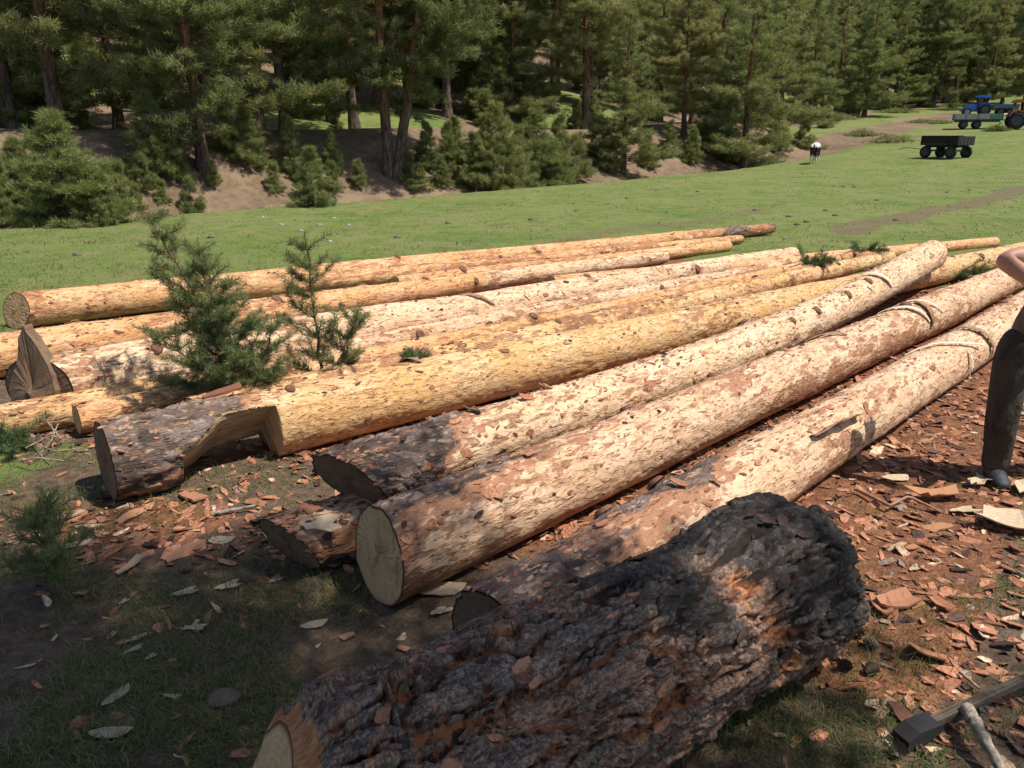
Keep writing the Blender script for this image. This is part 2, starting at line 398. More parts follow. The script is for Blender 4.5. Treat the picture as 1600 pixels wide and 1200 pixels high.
# ------------------------------------------------------------------ logs
class Log: pass
LOGS = {}
def make_log(key, label, c0, c1, r0, r1, seed, mat, bias, na=72, k=.0030, thick=(.008, .014), cut=('cut', 'cut'), flakes=150,
             notch=None, shape=None, bend=.03, knots=6, end_tilt=(0, 0), min_ds=.006, scale_relief=.004, bow=(0, 0)):
    rng = np.random.default_rng(seed)
    c0 = np.array(c0, float); c1 = np.array(c1, float); L = np.linalg.norm(c1 - c0); ax = (c1 - c0) / L
    side = np.cross(ax, [0, 0, 1.]); side /= np.linalg.norm(side); up = np.cross(side, ax)
    if side[1] > 0 or (abs(side[1]) < .1 and side[0] < 0): pass
    # side points to the near, right-hand face of the log (theta = 90 deg)
    s = [0.0]
    while s[-1] < L:
        d = np.linalg.norm(c0 + ax * s[-1] - np.array([0, 0, CAMZ])); s.append(s[-1] + max(min_ds, d * k))
    s = np.array(s); s *= L / s[-1]
    if notch: s = np.sort(np.concatenate([s, [notch[0] - .002, notch[0] + .002, notch[1] - .002, notch[1] + .002]]))
    ns = len(s); th = np.arange(na) * 2 * math.pi / na
    S, T = np.meshgrid(s, th, indexing='ij'); S, T = S.ravel(), T.ravel()
    # end shear so that cut faces may be sawn at an angle
    R0 = r0 + (r1 - r0) * S / L
    off = rng.uniform(0, 50, 3)
    P3 = np.stack([S, R0 * np.cos(T), R0 * np.sin(T)], 1) + off
    bark = fbm(P3 * [1.1, 3.4, 3.4], seed, 4, .55)
    Tn = (T + math.pi) % (2 * math.pi) - math.pi      # 0 = top, + = near side
    b = .515 + (bark - .5) * 1.0 + bias(S, Tn, P3 - off)
    f1, f2, cid = voro((P3 + (np.stack([fbm(P3 * 9, seed + 2, 2), fbm(P3 * 9, seed + 3, 2), fbm(P3 * 9, seed + 4, 2)], 1) - .5) * .06) * [9, 20, 20], seed + 9)
    edge = smooth(.02, .22, f2 - f1)
    red = smooth(.46, .60, b); grey = smooth(.80, .92, b)
    disp = (fbm(P3 * [.7, 2, 2], seed + 20, 3) - .5) * .035 * (r0 / .2) + (fbm(P3 * [4, 9, 9], seed + 21, 3) - .5) * .012
    disp += thick[0] * red * (.4 + .6 * cid) + grey * (thick[1] * (.25 + cid * .75) * (.25 + .75 * edge)) + scale_relief * (edge - .5) * (1 - red)
    kn = []
    for q in range(knots):
        ks, kt = rng.uniform(.6, max(.7, L * .8)), rng.uniform(-1.3, 1.4)
        kr = rng.uniform(.028, .05)
        dd = np.sqrt((S - ks) ** 2 + ((Tn - kt) * R0) ** 2); disp += .022 * np.exp(-(dd / (kr * 1.5)) ** 2); kn.append((ks, kt, kr))
        b = b + .35 * np.exp(-(dd / (kr * 2.2)) ** 2)
    if shape is not None: disp = disp + shape(S, Tn)
    R = R0 + disp
    px_, pz_ = R * np.sin(Tn), R * np.cos(Tn)        # side, up
    A = np.zeros(len(S))
    if notch:
        s0, s1, nrm, dist = notch
        inn = (S > s0) & (S < s1)
        q = px_ * nrm[0] + pz_ * nrm[1]
        lim = dist(S) + (fbm(P3 * [4, 14, 14], seed + 31, 4) - .5) * .11
        ex = np.where(inn, np.maximum(0, q - lim), 0)
        px_ = px_ - ex * nrm[0]; pz_ = pz_ - ex * nrm[1]; A = (ex > 0).astype(float)
    by = bend * (np.sin(S / L * math.pi * 1.3 + rng.uniform(0, 6)) )
    by = by + bow[0] * np.sin(S / L * math.pi); by2 = bow[1] * np.sin(S / L * math.pi)
    slant = end_tilt[0] * pz_ * (1 - smooth(0, .5, S)) + end_tilt[1] * px_ * (1 - smooth(0, .5, S))
    V = c0[None] + ax[None] * (S + slant)[:, None] + side[None] * (px_ + by)[:, None] + up[None] * (pz_ + by2)[:, None]
    root = empty(key_name(key), (c0[0], c0[1], 0)); base = np.array(root.location)
    i0 = np.arange(ns - 1)[:, None] * na + np.arange(na)[None]; i1 = np.arange(ns - 1)[:, None] * na + (np.arange(na)[None] + 1) % na
    quads = np.stack([i0, i0 + na, i1 + na, i1], -1).reshape(-1, 4)
    msk = np.stack([np.clip(b, 0, 1.3), cid, edge, A], 1)
    add('stem', np_mesh('stem', V - base, quads, mat=M[mat], attrs={'cyl': ('FLOAT_VECTOR', P3), 'mask': ('FLOAT_COLOR', msk)}), root)
    V2 = V.reshape(ns, na, 3)
    for end, ring, sgn, cm in ((0, V2[0], -1, cut[0]), (1, V2[-1], 1, cut[1])):
        if cm is None: continue
        cen = ring.mean(0); nr = 9; vs = [cen[None]]; rad = [np.zeros(1)]
        for q in range(1, nr + 1):
            f = q / nr; vv = cen + (ring - cen) * f * (1.0 if q < nr else 1.0)
            vv = vv + ax * sgn * ((rng.random((na, 1)) - .5) * .006 * (1 if q < nr else 0) + .003)
            vs.append(vv); rad.append(np.full(na, f))
        vs = np.concatenate(vs); rad = np.concatenate(rad)
        tri = np.stack([np.zeros(na, int), 1 + np.arange(na), 1 + (np.arange(na) + 1) % na], 1)
        qd = []
        for q in range(nr - 1):
            a0 = 1 + q * na + np.arange(na); a1 = 1 + q * na + (np.arange(na) + 1) % na
            qd.append(np.stack([a0, a0 + na, a1 + na, a1], 1))
        qd = np.concatenate(qd)
        if sgn < 0: tri = tri[:, ::-1]; qd = qd[:, ::-1]
        loc3 = np.stack([(vs - c0) @ ax, (vs - c0) @ side, (vs - c0) @ up], 1) + off
        add('cut_face', np_mesh('cut_face', vs - base, qd, tri, mat=M[cm], smooth_shade=False, attrs={'rad': ('FLOAT', rad), 'cyl': ('FLOAT_VECTOR', loc3)}), root)
    lg = Log(); lg.c0, lg.ax, lg.side, lg.up, lg.L, lg.r0, lg.r1, lg.root, lg.base = c0, ax, side, up, L, r0, r1, root, base
    def pt(ss, tt, h=0.0):
        ss = np.asarray(ss, float); tt = np.asarray(tt, float)
        si = np.clip(np.searchsorted(s, ss), 0, ns - 1); ti = np.round((tt % (2 * math.pi)) / (2 * math.pi) * na).astype(int) % na
        base_p = V2[si, ti]
        n = side[None] * np.sin(tt)[..., None] + up[None] * np.cos(tt)[..., None]
        exact = base_p + ax[None] * (ss - s[si])[..., None]
        return exact + n * np.asarray(h)[..., None], n
    lg.pt = pt
    for ks, kt, kr in kn:          # branch stubs
        p, n = pt(np.array([ks]), np.array([kt]), np.array([-.006])); p, n = p[0], n[0]
        mk = knot_mesh(kr, rng); o = add('knot', mk, root); o.location = Vector(p - base)
        o.rotation_mode = 'QUATERNION'; o.rotation_quaternion = Vector(n).to_track_quat('Z', 'X')
    # loose scales of bark still clinging to the wood
    if flakes:
        m = flakes; ss = L * rng.random(m) ** 1.6; tt = rng.normal(-.1, .85, m)
        ln = rng.uniform(.007, .028, m) * rng.choice([1, 1, 1, 1, 1.9], m); wd = ln * rng.uniform(.2, .55, m)
        p, n = pt(ss, tt, np.full(m, -.002))
        vs, fs, tint = flake_arrays(p - base, n, ax, ln, wd, rng, .010)
        fo = add('bark_flakes', np_mesh('bark_flakes', vs, tris=fs, mat=M['chip_many'], smooth_shade=False, attrs={'tint': ('FLOAT', tint)}), root); fo['kind'] = 'stuff'
    tag(root, label, 'log', 'felled logs laid side by side')
    LOGS[key] = lg
    return lg
def key_name(key): return 'charred_log' if key == 'front' else ('log_chunk' if key == 'chunk' else 'peeled_log')

def knot_mesh(r, rng):
    n = 9; v = []; a0 = rng.uniform(0, 6)
    prof = [(1.35, 0), (1.15, .35), (.85, .55), (.5, .42), (.15, .30)]
    for rr, h in prof:
        for q in range(n): v.append((r * rr * math.cos(a0 + q * 2 * math.pi / n) * rng.uniform(.85, 1.15), r * rr * .8 * math.sin(a0 + q * 2 * math.pi / n), r * h * rng.uniform(.8, 1.2)))
    qd = [(k * n + q, k * n + (q + 1) % n, (k + 1) * n + (q + 1) % n, (k + 1) * n + q) for k in range(len(prof) - 1) for q in range(n)]
    tri = [((len(prof) - 1) * n, (len(prof) - 1) * n + q, (len(prof) - 1) * n + q + 1) for q in range(1, n - 1)]
    return np_mesh('knot', np.array(v), qd, tri, mat=M['knot'])
M['knot'] = plain('knot_wood', (.17, .085, .05), .8, .2, .5, 40)

def flake_arrays(p, n, ax, ln, wd, rng, lift=.01, thick=.0035):
    """little curved scales: 5-point outlines, each with thickness"""
    m = len(p); t = ax[None] + rng.normal(0, .35, (m, 3)); t -= n * (t * n).sum(1)[:, None]; t /= np.linalg.norm(t, axis=1)[:, None]
    b = np.cross(n, t)
    out = np.array([(-1, -.3), (-.25, -1), (.75, -.7), (1, .35), (.1, 1), (-.8, .6)])
    K = len(out); vs = np.zeros((m, 2 * K, 3))
    h0 = rng.uniform(.2, 1, m) * lift
    for q, (a, c) in enumerate(out):
        ja, jc = a * rng.uniform(.6, 1.25, m), c * rng.uniform(.6, 1.3, m)
        hh = h0 * (.3 + .7 * np.clip(ja * .5 + .5, 0, 1.3)) 
        base = p + t * (ja * ln)[:, None] + b * (jc * wd)[:, None]
        vs[:, q] = base + n * (hh + thick)[:, None]; vs[:, K + q] = base + n * (hh)[:, None]
    fs = [(0, q, q + 1) for q in range(1, K - 1)]
    for q in range(K):
        r = (q + 1) % K; fs += [(q, K + q, K + r), (q, K + r, r)]
    fs = np.array(fs); F = (fs[None] + (np.arange(m) * 2 * K)[:, None, None]).reshape(-1, 3)
    tint = np.repeat(np.clip(rng.choice([.05, .14, .24, .3, .38, .5, .6, .7], m) + rng.normal(0, .03, m), 0, 1), 2 * K)
    return vs.reshape(-1, 3), F, tint

def P(px, py, z): return on_z(px, py, z)
D = math.radians
gauss = lambda x, c, w: np.exp(-((x - c) / w) ** 2)

# front log in thick bark
def front_log():
    rng = np.random.default_rng(4)
    r0, r1 = .325, .315
    cR = np.array([1.19, 2.785, .325]); ax = np.array([.80, .60, 0.0]); ax /= np.linalg.norm(ax)
    L = 2.28; c0 = cR - ax * L; c0[2] = .315
    side = np.cross(ax, [0, 0, 1.]); up = np.array([0, 0, 1.])
    ns, na = 390, 350
    s = np.linspace(0, L, ns); th = np.arange(na) * 2 * math.pi / na
    S, T = np.meshgrid(s, th, indexing='ij'); S, T = S.ravel(), T.ravel(); Tn = (T + math.pi) % (2 * math.pi) - math.pi
    R0 = r0 + (r1 - r0) * S / L
    P3 = np.stack([S, R0 * np.cos(T), R0 * np.sin(T)], 1)
    W = np.stack([fbm(P3 * 5 + k * 31, 3 + k, 4) for k in range(3)], 1) - .5
    W2 = np.stack([fbm(P3 * 17 + k * 31, 13 + k, 3) for k in range(3)], 1) - .5
    q = P3 + W * [.26, .10, .10] + W2 * [.05, .03, .03]
    f1, f2, c1 = voro(q * [1.7, 8.5, 8.5], 5); e1 = f2 - f1
    fa = np.abs(fbm(P3 * [1.0, 8.0, 8.0] + W * .9, 151, 4, .5) - .5); fb = np.abs(fbm(P3 * [1.3, 10.0, 10.0] + W * .9 + 7, 161, 4, .5) - .5)
    plate = smooth(.006, .045, fa) * smooth(.004, .03, fb) * smooth(.01, .05, e1)
    n1 = fbm(P3 * [1.5, 9.0, 9.0] + W * .9 + W2 * .4, 51, 5, .5); lev = n1 * 13; kk = np.floor(lev); fr = lev - kk
    hstep = (kk + smooth(0, .16, fr) * .85 + .15 * fr) / 13
    kh = _hash((kk.astype(np.int64) + (c1 * 977).astype(np.int64)) & 0xffffffff, (c1 * 7919).astype(np.int64), 0 * kk.astype(np.int64), 3)
    q2 = P3 + W * .1 + W2 * [.07, .05, .05]
    g1_, g2_, c2 = voro(q2 * [8, 26, 26], 15); e2 = smooth(.02, .12, g2_ - g1_)
    h1_, h2_, c3 = voro((P3 + W2 * .05) * [34, 60, 60], 25); e3 = smooth(.02, .14, h2_ - h1_)
    rough = fbm(P3 * [18, 32, 32], 41, 4, .6)
    ridge = n1
    disp = .026 * plate * (.55 + .45 * c1) + .105 * (hstep - .5) * (.5 + .5 * plate) + .006 * (c2 - .5) * plate + .0035 * (e2 - 1) * plate + .0012 * (c3 - .5) + .0008 * (e3 - 1) + .006 * (rough - .5)
    disp += (fbm(P3 * 2.2, 61, 3) - .5) * .05
    # swollen right-hand end and a healed scar across the log
    disp += .035 * gauss(S, L - .28, .30) * (.5 + .5 * np.cos(Tn - .3))
    scar = gauss(S - .12 * (Tn - 1), L - .62, .09) * gauss(Tn, 1.0, .9)
    disp -= .028 * scar
    # rounded bark rim at the right end, chopped taper at the left end
    disp -= .15 * smooth(L - .10, L, S) ** 2
    peel = 1 - smooth(.03, .13, S + (fbm(P3 * 6, 71, 3) - .5) * .22 + .06 * np.cos(Tn + .7))
    disp = disp * (1 - peel) + peel * (-.02 + .02 * (rough - .5))
    R = R0 - .02 + disp
    cut_s = .16 * np.cos(Tn + .6)                              # oblique saw cut at the left end
    V = c0[None] + ax[None] * (S + cut_s * (1 - smooth(0, .6, S)))[:, None] + side[None] * (R * np.sin(Tn))[:, None] + up[None] * (R * np.cos(Tn))[:, None]
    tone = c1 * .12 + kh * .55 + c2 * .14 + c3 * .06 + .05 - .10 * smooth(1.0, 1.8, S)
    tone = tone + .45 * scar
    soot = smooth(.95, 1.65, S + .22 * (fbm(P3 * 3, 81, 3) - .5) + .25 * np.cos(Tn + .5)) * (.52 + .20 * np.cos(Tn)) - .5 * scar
    root = empty('charred_log', (c0[0], c0[1], 0)); base = np.array(root.location)
    i0 = np.arange(ns - 1)[:, None] * na + np.arange(na)[None]; i1 = np.arange(ns - 1)[:, None] * na + (np.arange(na)[None] + 1) % na
    quads = np.stack([i0, i0 + na, i1 + na, i1], -1).reshape(-1, 4)
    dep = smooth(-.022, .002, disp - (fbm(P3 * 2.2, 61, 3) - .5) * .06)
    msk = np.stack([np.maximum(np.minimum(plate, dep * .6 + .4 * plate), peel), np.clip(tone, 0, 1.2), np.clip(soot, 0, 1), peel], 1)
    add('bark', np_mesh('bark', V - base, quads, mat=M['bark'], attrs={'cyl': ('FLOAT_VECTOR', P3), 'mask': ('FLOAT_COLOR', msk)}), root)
    V2 = V.reshape(ns, na, 3)
    for ring, sgn, cm in ((V2[0], -1, 'cut_pale'), (V2[-1], 1, 'cut_dark')):
        cen = ring.mean(0); nr = 10; vs = [cen[None]]; rad = [np.zeros(1)]
        for k in range(1, nr + 1):
            vs.append(cen + (ring - cen) * (k / nr) + ax * sgn * (rng.random((na, 1)) - .5) * .004 * (k < nr)); rad.append(np.full(na, k / nr))
        vs = np.concatenate(vs); rad = np.concatenate(rad)
        tri = np.stack([np.zeros(na, int), 1 + np.arange(na), 1 + (np.arange(na) + 1) % na], 1)
        qd = np.concatenate([np.stack([1 + k * na + np.arange(na), 1 + (k + 1) * na + np.arange(na), 1 + (k + 1) * na + (np.arange(na) + 1) % na, 1 + k * na + (np.arange(na) + 1) % na], 1) for k in range(nr - 1)])
        if sgn < 0: tri = tri[:, ::-1]; qd = qd[:, ::-1]
        add('cut_face', np_mesh('cut_face', vs - base, qd, tri, mat=M[cm], smooth_shade=False, attrs={'rad': ('FLOAT', rad), 'cyl': ('FLOAT_VECTOR', (vs - c0))}), root)
    # separate flakes of bark lifting off the surface
    m = 420; si = rng.integers(30, ns - 25, m); ti = rng.integers(0, na, m)
    p = V2[si, ti]; n = side[None] * np.sin(th[ti])[:, None] + up[None] * np.cos(th[ti])[:, None]
    ln = rng.uniform(.012, .045, m); wd = ln * rng.uniform(.3, .6, m)
    vs, fs, tint = flake_arrays(p - base - n * .004, n, ax, ln, wd, rng, .010, .005)
    tint = np.where(np.repeat(s[si] > 1.25, 12), .02, np.clip(tint * .6, 0, .5))
    o = add('bark_flakes', np_mesh('bark_flakes', vs, tris=fs, mat=M['chip_many'], smooth_shade=False, attrs={'tint': ('FLOAT', tint)}), root); o['kind'] = 'stuff'
    tag(root, 'short thick log in deeply furrowed blackened bark, the only one with its bark on', 'log')
front_log()

# nearest peeled log, grey bark left on its lower end
make_log('L2', 'peeled peach log running behind the blackened log, grey bark on its lower end', P(775, 1012, .195), P(1740, 395, .20), .20, .19, 11, 'peach',
         lambda S, T, Q: -.16 + .55 * (1 - smooth(1.4, 2.0, S + .38 * T)) + .12 * (1 - smooth(0, .8, np.abs(T - 2.2))), na=106, k=.0027, flakes=420, knots=5, cut=('cut_dark', 'cut'))
# log with the big round sawn end
make_log('L3', 'long peeled log with a large round sawn end, blackened butt', P(590, 866, .215), P(1720, 372, .18), .215, .185, 12, 'peach',
         lambda S, T, Q: -.14 + .55 * (1 - smooth(.35, 1.05, S + .30 * T)) * smooth(-2, .6, -T) + .30 * gauss(S, .85, .30) * gauss(T, .1, .6) + .16 * smooth(.9, 2.0, T), na=106, k=.0027, flakes=420, knots=7, end_tilt=(.10, -.12))
# short weathered piece under the raised log
make_log('chunk', 'short splintered log chunk lying between the round sawn end and the notched log', P(452, 850, .145), P(700, 768, .15), .15, .145, 13, 'peach',
         lambda S, T, Q: .30 - .25 * gauss(T, .2, .5), na=90, k=.0026, flakes=260, knots=2, cut=('cut_dark', 'cut_dark'), thick=(.010, .022), end_tilt=(-.5, .35), bend=0)
# log resting on that piece, its far end raised over the others
make_log('L4', 'peeled log with a dark slanting sawn end, its upper end resting on other logs', P(545, 752, .40), P(1455, 398, .50), .165, .195, 14, 'pale',
         lambda S, T, Q: -.13 + .72 * (1 - smooth(.55, 1.05, S + .2 * T)) + .16 * gauss(T, -.6, .5) * (1 - smooth(4, 6, S)), na=96, k=.0028, flakes=520, knots=6, cut=('cut_dark', 'cut'), end_tilt=(-.62, .3), thick=(.009, .02), bend=.0, bow=(.10, -.13))
# log with the felling notch
p5, q5 = P(165, 722, .225), P(1640, 384, .19)
make_log('L5', 'yellow peeled log whose dark butt has a deep felling notch', p5, q5, .225, .16, 15, 'yellow',
         lambda S, T, Q: -.17 + .75 * (1 - smooth(.62, 1.05, S + .1 * T)) + .30 * gauss(T, -.75, .55) * (1 - smooth(3, 5.2, S)), na=96, k=.0029, flakes=520, knots=5, cut=('cut_dark', 'cut'),
         notch=(.36, .97, (.66, -.75), lambda S: -.03 + .16 * smooth(.66, .36, S)), thick=(.010, .02))
make_log('G', 'brown flaky log between the notched log and a thin orange pole', P(300, 655, .16), P(1390, 402, .13), .155, .10, 16, 'yellow',
         lambda S, T, Q: -.04 + .16 * gauss(T, -.1, .6), na=72, k=.0032, flakes=520, knots=5, thick=(.010, .016))
make_log('F', 'thin bright orange pole in the middle of the log row', P(120, 655, .12), P(1330, 402, .10), .105, .07, 17, 'orange',
         lambda S, T, Q: -.17, na=56, k=.0034, flakes=160, knots=4)
make_log('E', 'pale scaly log with an upright pointed splinter on its butt', P(62, 607, .25), P(1236, 397, .13), .235, .13, 18, 'pale',
         lambda S, T, Q: -.14 + .12 * (1 - smooth(0, .4, S)), na=84, k=.0030, flakes=420, knots=5, cut=('cut_dark', 'cut_pale'), end_tilt=(0, .7))
make_log('Dd', 'streaky peeled log next to the far edge log', P(-60, 566, .19), P(888, 418, .12), .19, .11, 19, 'orange',
         lambda S, T, Q: -.10, na=72, k=.0032, flakes=320, knots=5)
make_log('D2', 'narrow peeled log half hidden behind the streaky log', P(330, 497, .15), P(1040, 402, .12), .15, .10, 20, 'pale',
         lambda S, T, Q: -.10, na=64, k=.0036, flakes=160, knots=3)
make_log('O', 'orange log with a rounded tip reaching out beyond the raised log end', P(860, 447, .13), P(1556, 379, .10), .14, .10, 26, 'orange',
         lambda S, T, Q: -.16, na=60, k=.0036, flakes=150, knots=4, cut=('cut', 'cut_pale'))
make_log('K', 'narrow pale log wedged between the pale scaly log and the orange pole', P(150, 622, .13), P(1215, 418, .11), .13, .09, 27, 'peach',
         lambda S, T, Q: -.08, na=60, k=.0036, flakes=220, knots=4)
make_log('C2', 'orange log with a clean tip reaching out on the pasture', P(620, 446, .13), P(1136, 384, .11), .12, .10, 21, 'orange',
         lambda S, T, Q: -.14, na=60, k=.0036, flakes=110, knots=4, cut=('cut', 'cut_pale'))
make_log('B', 'slim brown streaked log squeezed beside the far edge log', P(240, 468, .14), P(1157, 374, .09), .13, .08, 22, 'orange',
         lambda S, T, Q: -.02 + .3 * smooth(10.2, 11.2, S), na=60, k=.0036, flakes=150, knots=5)
make_log('A', 'outermost log along the grass, dark bark at its thin tip', P(26, 487, .20), P(1204, 356, .12), .20, .105, 23, 'orange',
         lambda S, T, Q: -.07 + .42 * smooth(10.5, 12.5, S) + .25 * (1 - smooth(0, .35, S)), na=72, k=.0032, flakes=260, knots=6, cut=('cut', 'cut'), end_tilt=(.2, .5))
make_log('H', 'peeled log beneath the raised end of another, reaching past the standing man', P(1300, 455, .14), P(1700, 378, .13), .14, .12, 24, 'peach',
         lambda S, T, Q: -.16, na=64, k=.0034, flakes=150, knots=4)
make_log('N', 'low log with lengthwise ridges whose near end lies by the dry twigs', P(-70, 672, .11), P(260, 610, .12), .12, .12, 25, 'yellow',
         lambda S, T, Q: -.02, na=64, k=.0032, flakes=120, knots=1)

# pointed splinter standing on the butt of the pale log
def splinter():
    lg = LOGS['E']; e = lg.c0 - lg.ax * .05; ca, sa = math.cos(.62), math.sin(.62); hs_ = lg.side * ca + lg.ax * sa; nx_ = lg.ax * ca - lg.side * sa
    out = [(-.17, -.24), (.15, -.26), (.20, .0), (.17, .16), (.08, .32), (-.02, .47), (-.07, .36), (-.11, .18), (-.15, .12), (-.19, -.02)]
    out2 = []
    rng = random.Random(3)
    for k in range(len(out)):
        a, b = out[k], out[(k + 1) % len(out)]
        for q in range(4):
            f = q / 4; out2.append((a[0] + (b[0] - a[0]) * f + rng.uniform(-.008, .008), a[1] + (b[1] - a[1]) * f + rng.uniform(-.008, .008)))
    n = len(out2); vs = []; rad = []
    for lay, (sc, dx) in enumerate(((0, -.045), (.5, -.04), (1, -.03), (1.0, .05))):
        for (a, b) in out2:
            vs.append(e + hs_ * a * sc + lg.up * (b * sc + (1 - sc) * .0) + nx_ * (dx + (.10 * (b + .26) if True else 0) + rng.uniform(-.004, .004))); rad.append(.3 + .4 * sc)
    qd = [(l * n + k, l * n + (k + 1) % n, (l + 1) * n + (k + 1) % n, (l + 1) * n + k) for l in range(3) for k in range(n)]
    vs = np.array(vs); loc = np.stack([(vs - e) @ lg.ax, (vs - e) @ lg.side, (vs - e) @ lg.up], 1)
    me = np_mesh('splinter', vs - lg.base, qd, mat=M['cut_dark'], smooth_shade=False, attrs={'rad': ('FLOAT', np.array(rad)), 'cyl': ('FLOAT_VECTOR', loc)})
    o = add('splinter', me, lg.root); o['label'] = 'upright grey pointed splinter left by the felling cut'
splinter()

# ------------------------------------------------------------------ pines
def trunk_mat():
    t = NT('pine_trunk', .9, .1)
    o = t.obj(); n = t.noise(t.vmul(o, (1, 1, .25)), 9, 4, .65)
    z = t.n('SeparateXYZ'); t.put(z.inputs[0], o)
    low = t.ramp(n, [(.35, (.035, .026, .022)), (.55, (.12, .085, .065)), (.7, (.19, .13, .10))])
    hi = t.ramp(n, [(.35, (.09, .04, .022)), (.55, (.26, .115, .055)), (.7, (.36, .18, .09))])
    t.color(t.mix(t.step(z.outputs[2], 1.5, 7.0), low, hi)); t.bump(n, .05, 1)
    return t.m
M['trunk'] = trunk_mat()
M['needle'] = foliage('pine_needles', [(.084, .110, .050), (.142, .174, .074), (.207, .238, .104), (.275, .28, .132), (.33, .30, .17)], .46, rand_shift=.4)
M['needle_young'] = foliage('young_pine_needles', [(.09, .12, .042), (.145, .18, .06), (.20, .23, .08), (.26, .27, .105), (.32, .29, .15)], .32)
M['needle_near'] = foliage('sapling_needles', [(.045, .08, .032), (.08, .125, .05), (.12, .175, .07), (.19, .22, .09), (.31, .28, .12)], .28, .45, 0)
M['twig'] = plain('twig_bark', (.16, .10, .06), .85, .15, .4, 30)
M['new_shoot'] = plain('new_shoot', (.30, .22, .09), .7, .2, .3, 30)

def tubes(paths, nsides=5):
    """paths: list of (points Nx3, radii N) -> verts, quads"""
    V, Q, o = [], [], 0
    for pts, rad in paths:
        pts = np.asarray(pts, float); n = len(pts)
        tg = np.gradient(pts, axis=0); tg /= np.linalg.norm(tg, axis=1)[:, None] + 1e-9
        ref = np.where(np.abs(tg[:, 2:3]) > .9, [[1., 0, 0]], [[0, 0, 1.]])
        a = np.cross(tg, ref); a /= np.linalg.norm(a, axis=1)[:, None] + 1e-9; b = np.cross(tg, a)
        for k in range(n):
            for q in range(nsides):
                an = 2 * math.pi * q / nsides; V.append(pts[k] + (a[k] * math.cos(an) + b[k] * math.sin(an)) * rad[k])
        for k in range(n - 1):
            for q in range(nsides):
                Q.append((o + k * nsides + q, o + k * nsides + (q + 1) % nsides, o + (k + 1) * nsides + (q + 1) % nsides, o + (k + 1) * nsides + q))
        o += n * nsides
    return np.array(V), np.array(Q)

def blades(cen, dirs, nb, length, width, rng, spread=.8, upb=.25, jit=.07, tint0=.45, tint_sd=.14, up_tint=.16):
    m = len(cen); c = np.repeat(cen, nb, 0); d = np.repeat(dirs, nb, 0); N = m * nb
    v = d + rng.normal(0, spread, (N, 3)) + [0, 0, upb]; v /= np.linalg.norm(v, axis=1)[:, None]
    s = np.cross(v, rng.normal(0, 1, (N, 3))); s /= np.linalg.norm(s, axis=1)[:, None] + 1e-9
    base = c + rng.normal(0, jit, (N, 3)); ln = length * rng.uniform(.6, 1.25, N); w = width * rng.uniform(.7, 1.3, N)
    vs = np.stack([base - s * w[:, None] * .5, base + s * w[:, None] * .5, base + v * ln[:, None]], 1).reshape(-1, 3)
    tri = np.arange(N * 3).reshape(-1, 3)
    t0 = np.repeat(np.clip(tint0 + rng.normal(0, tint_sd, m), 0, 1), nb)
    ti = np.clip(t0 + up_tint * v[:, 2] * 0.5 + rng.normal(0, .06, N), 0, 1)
    return vs, tri, np.repeat(ti, 3)

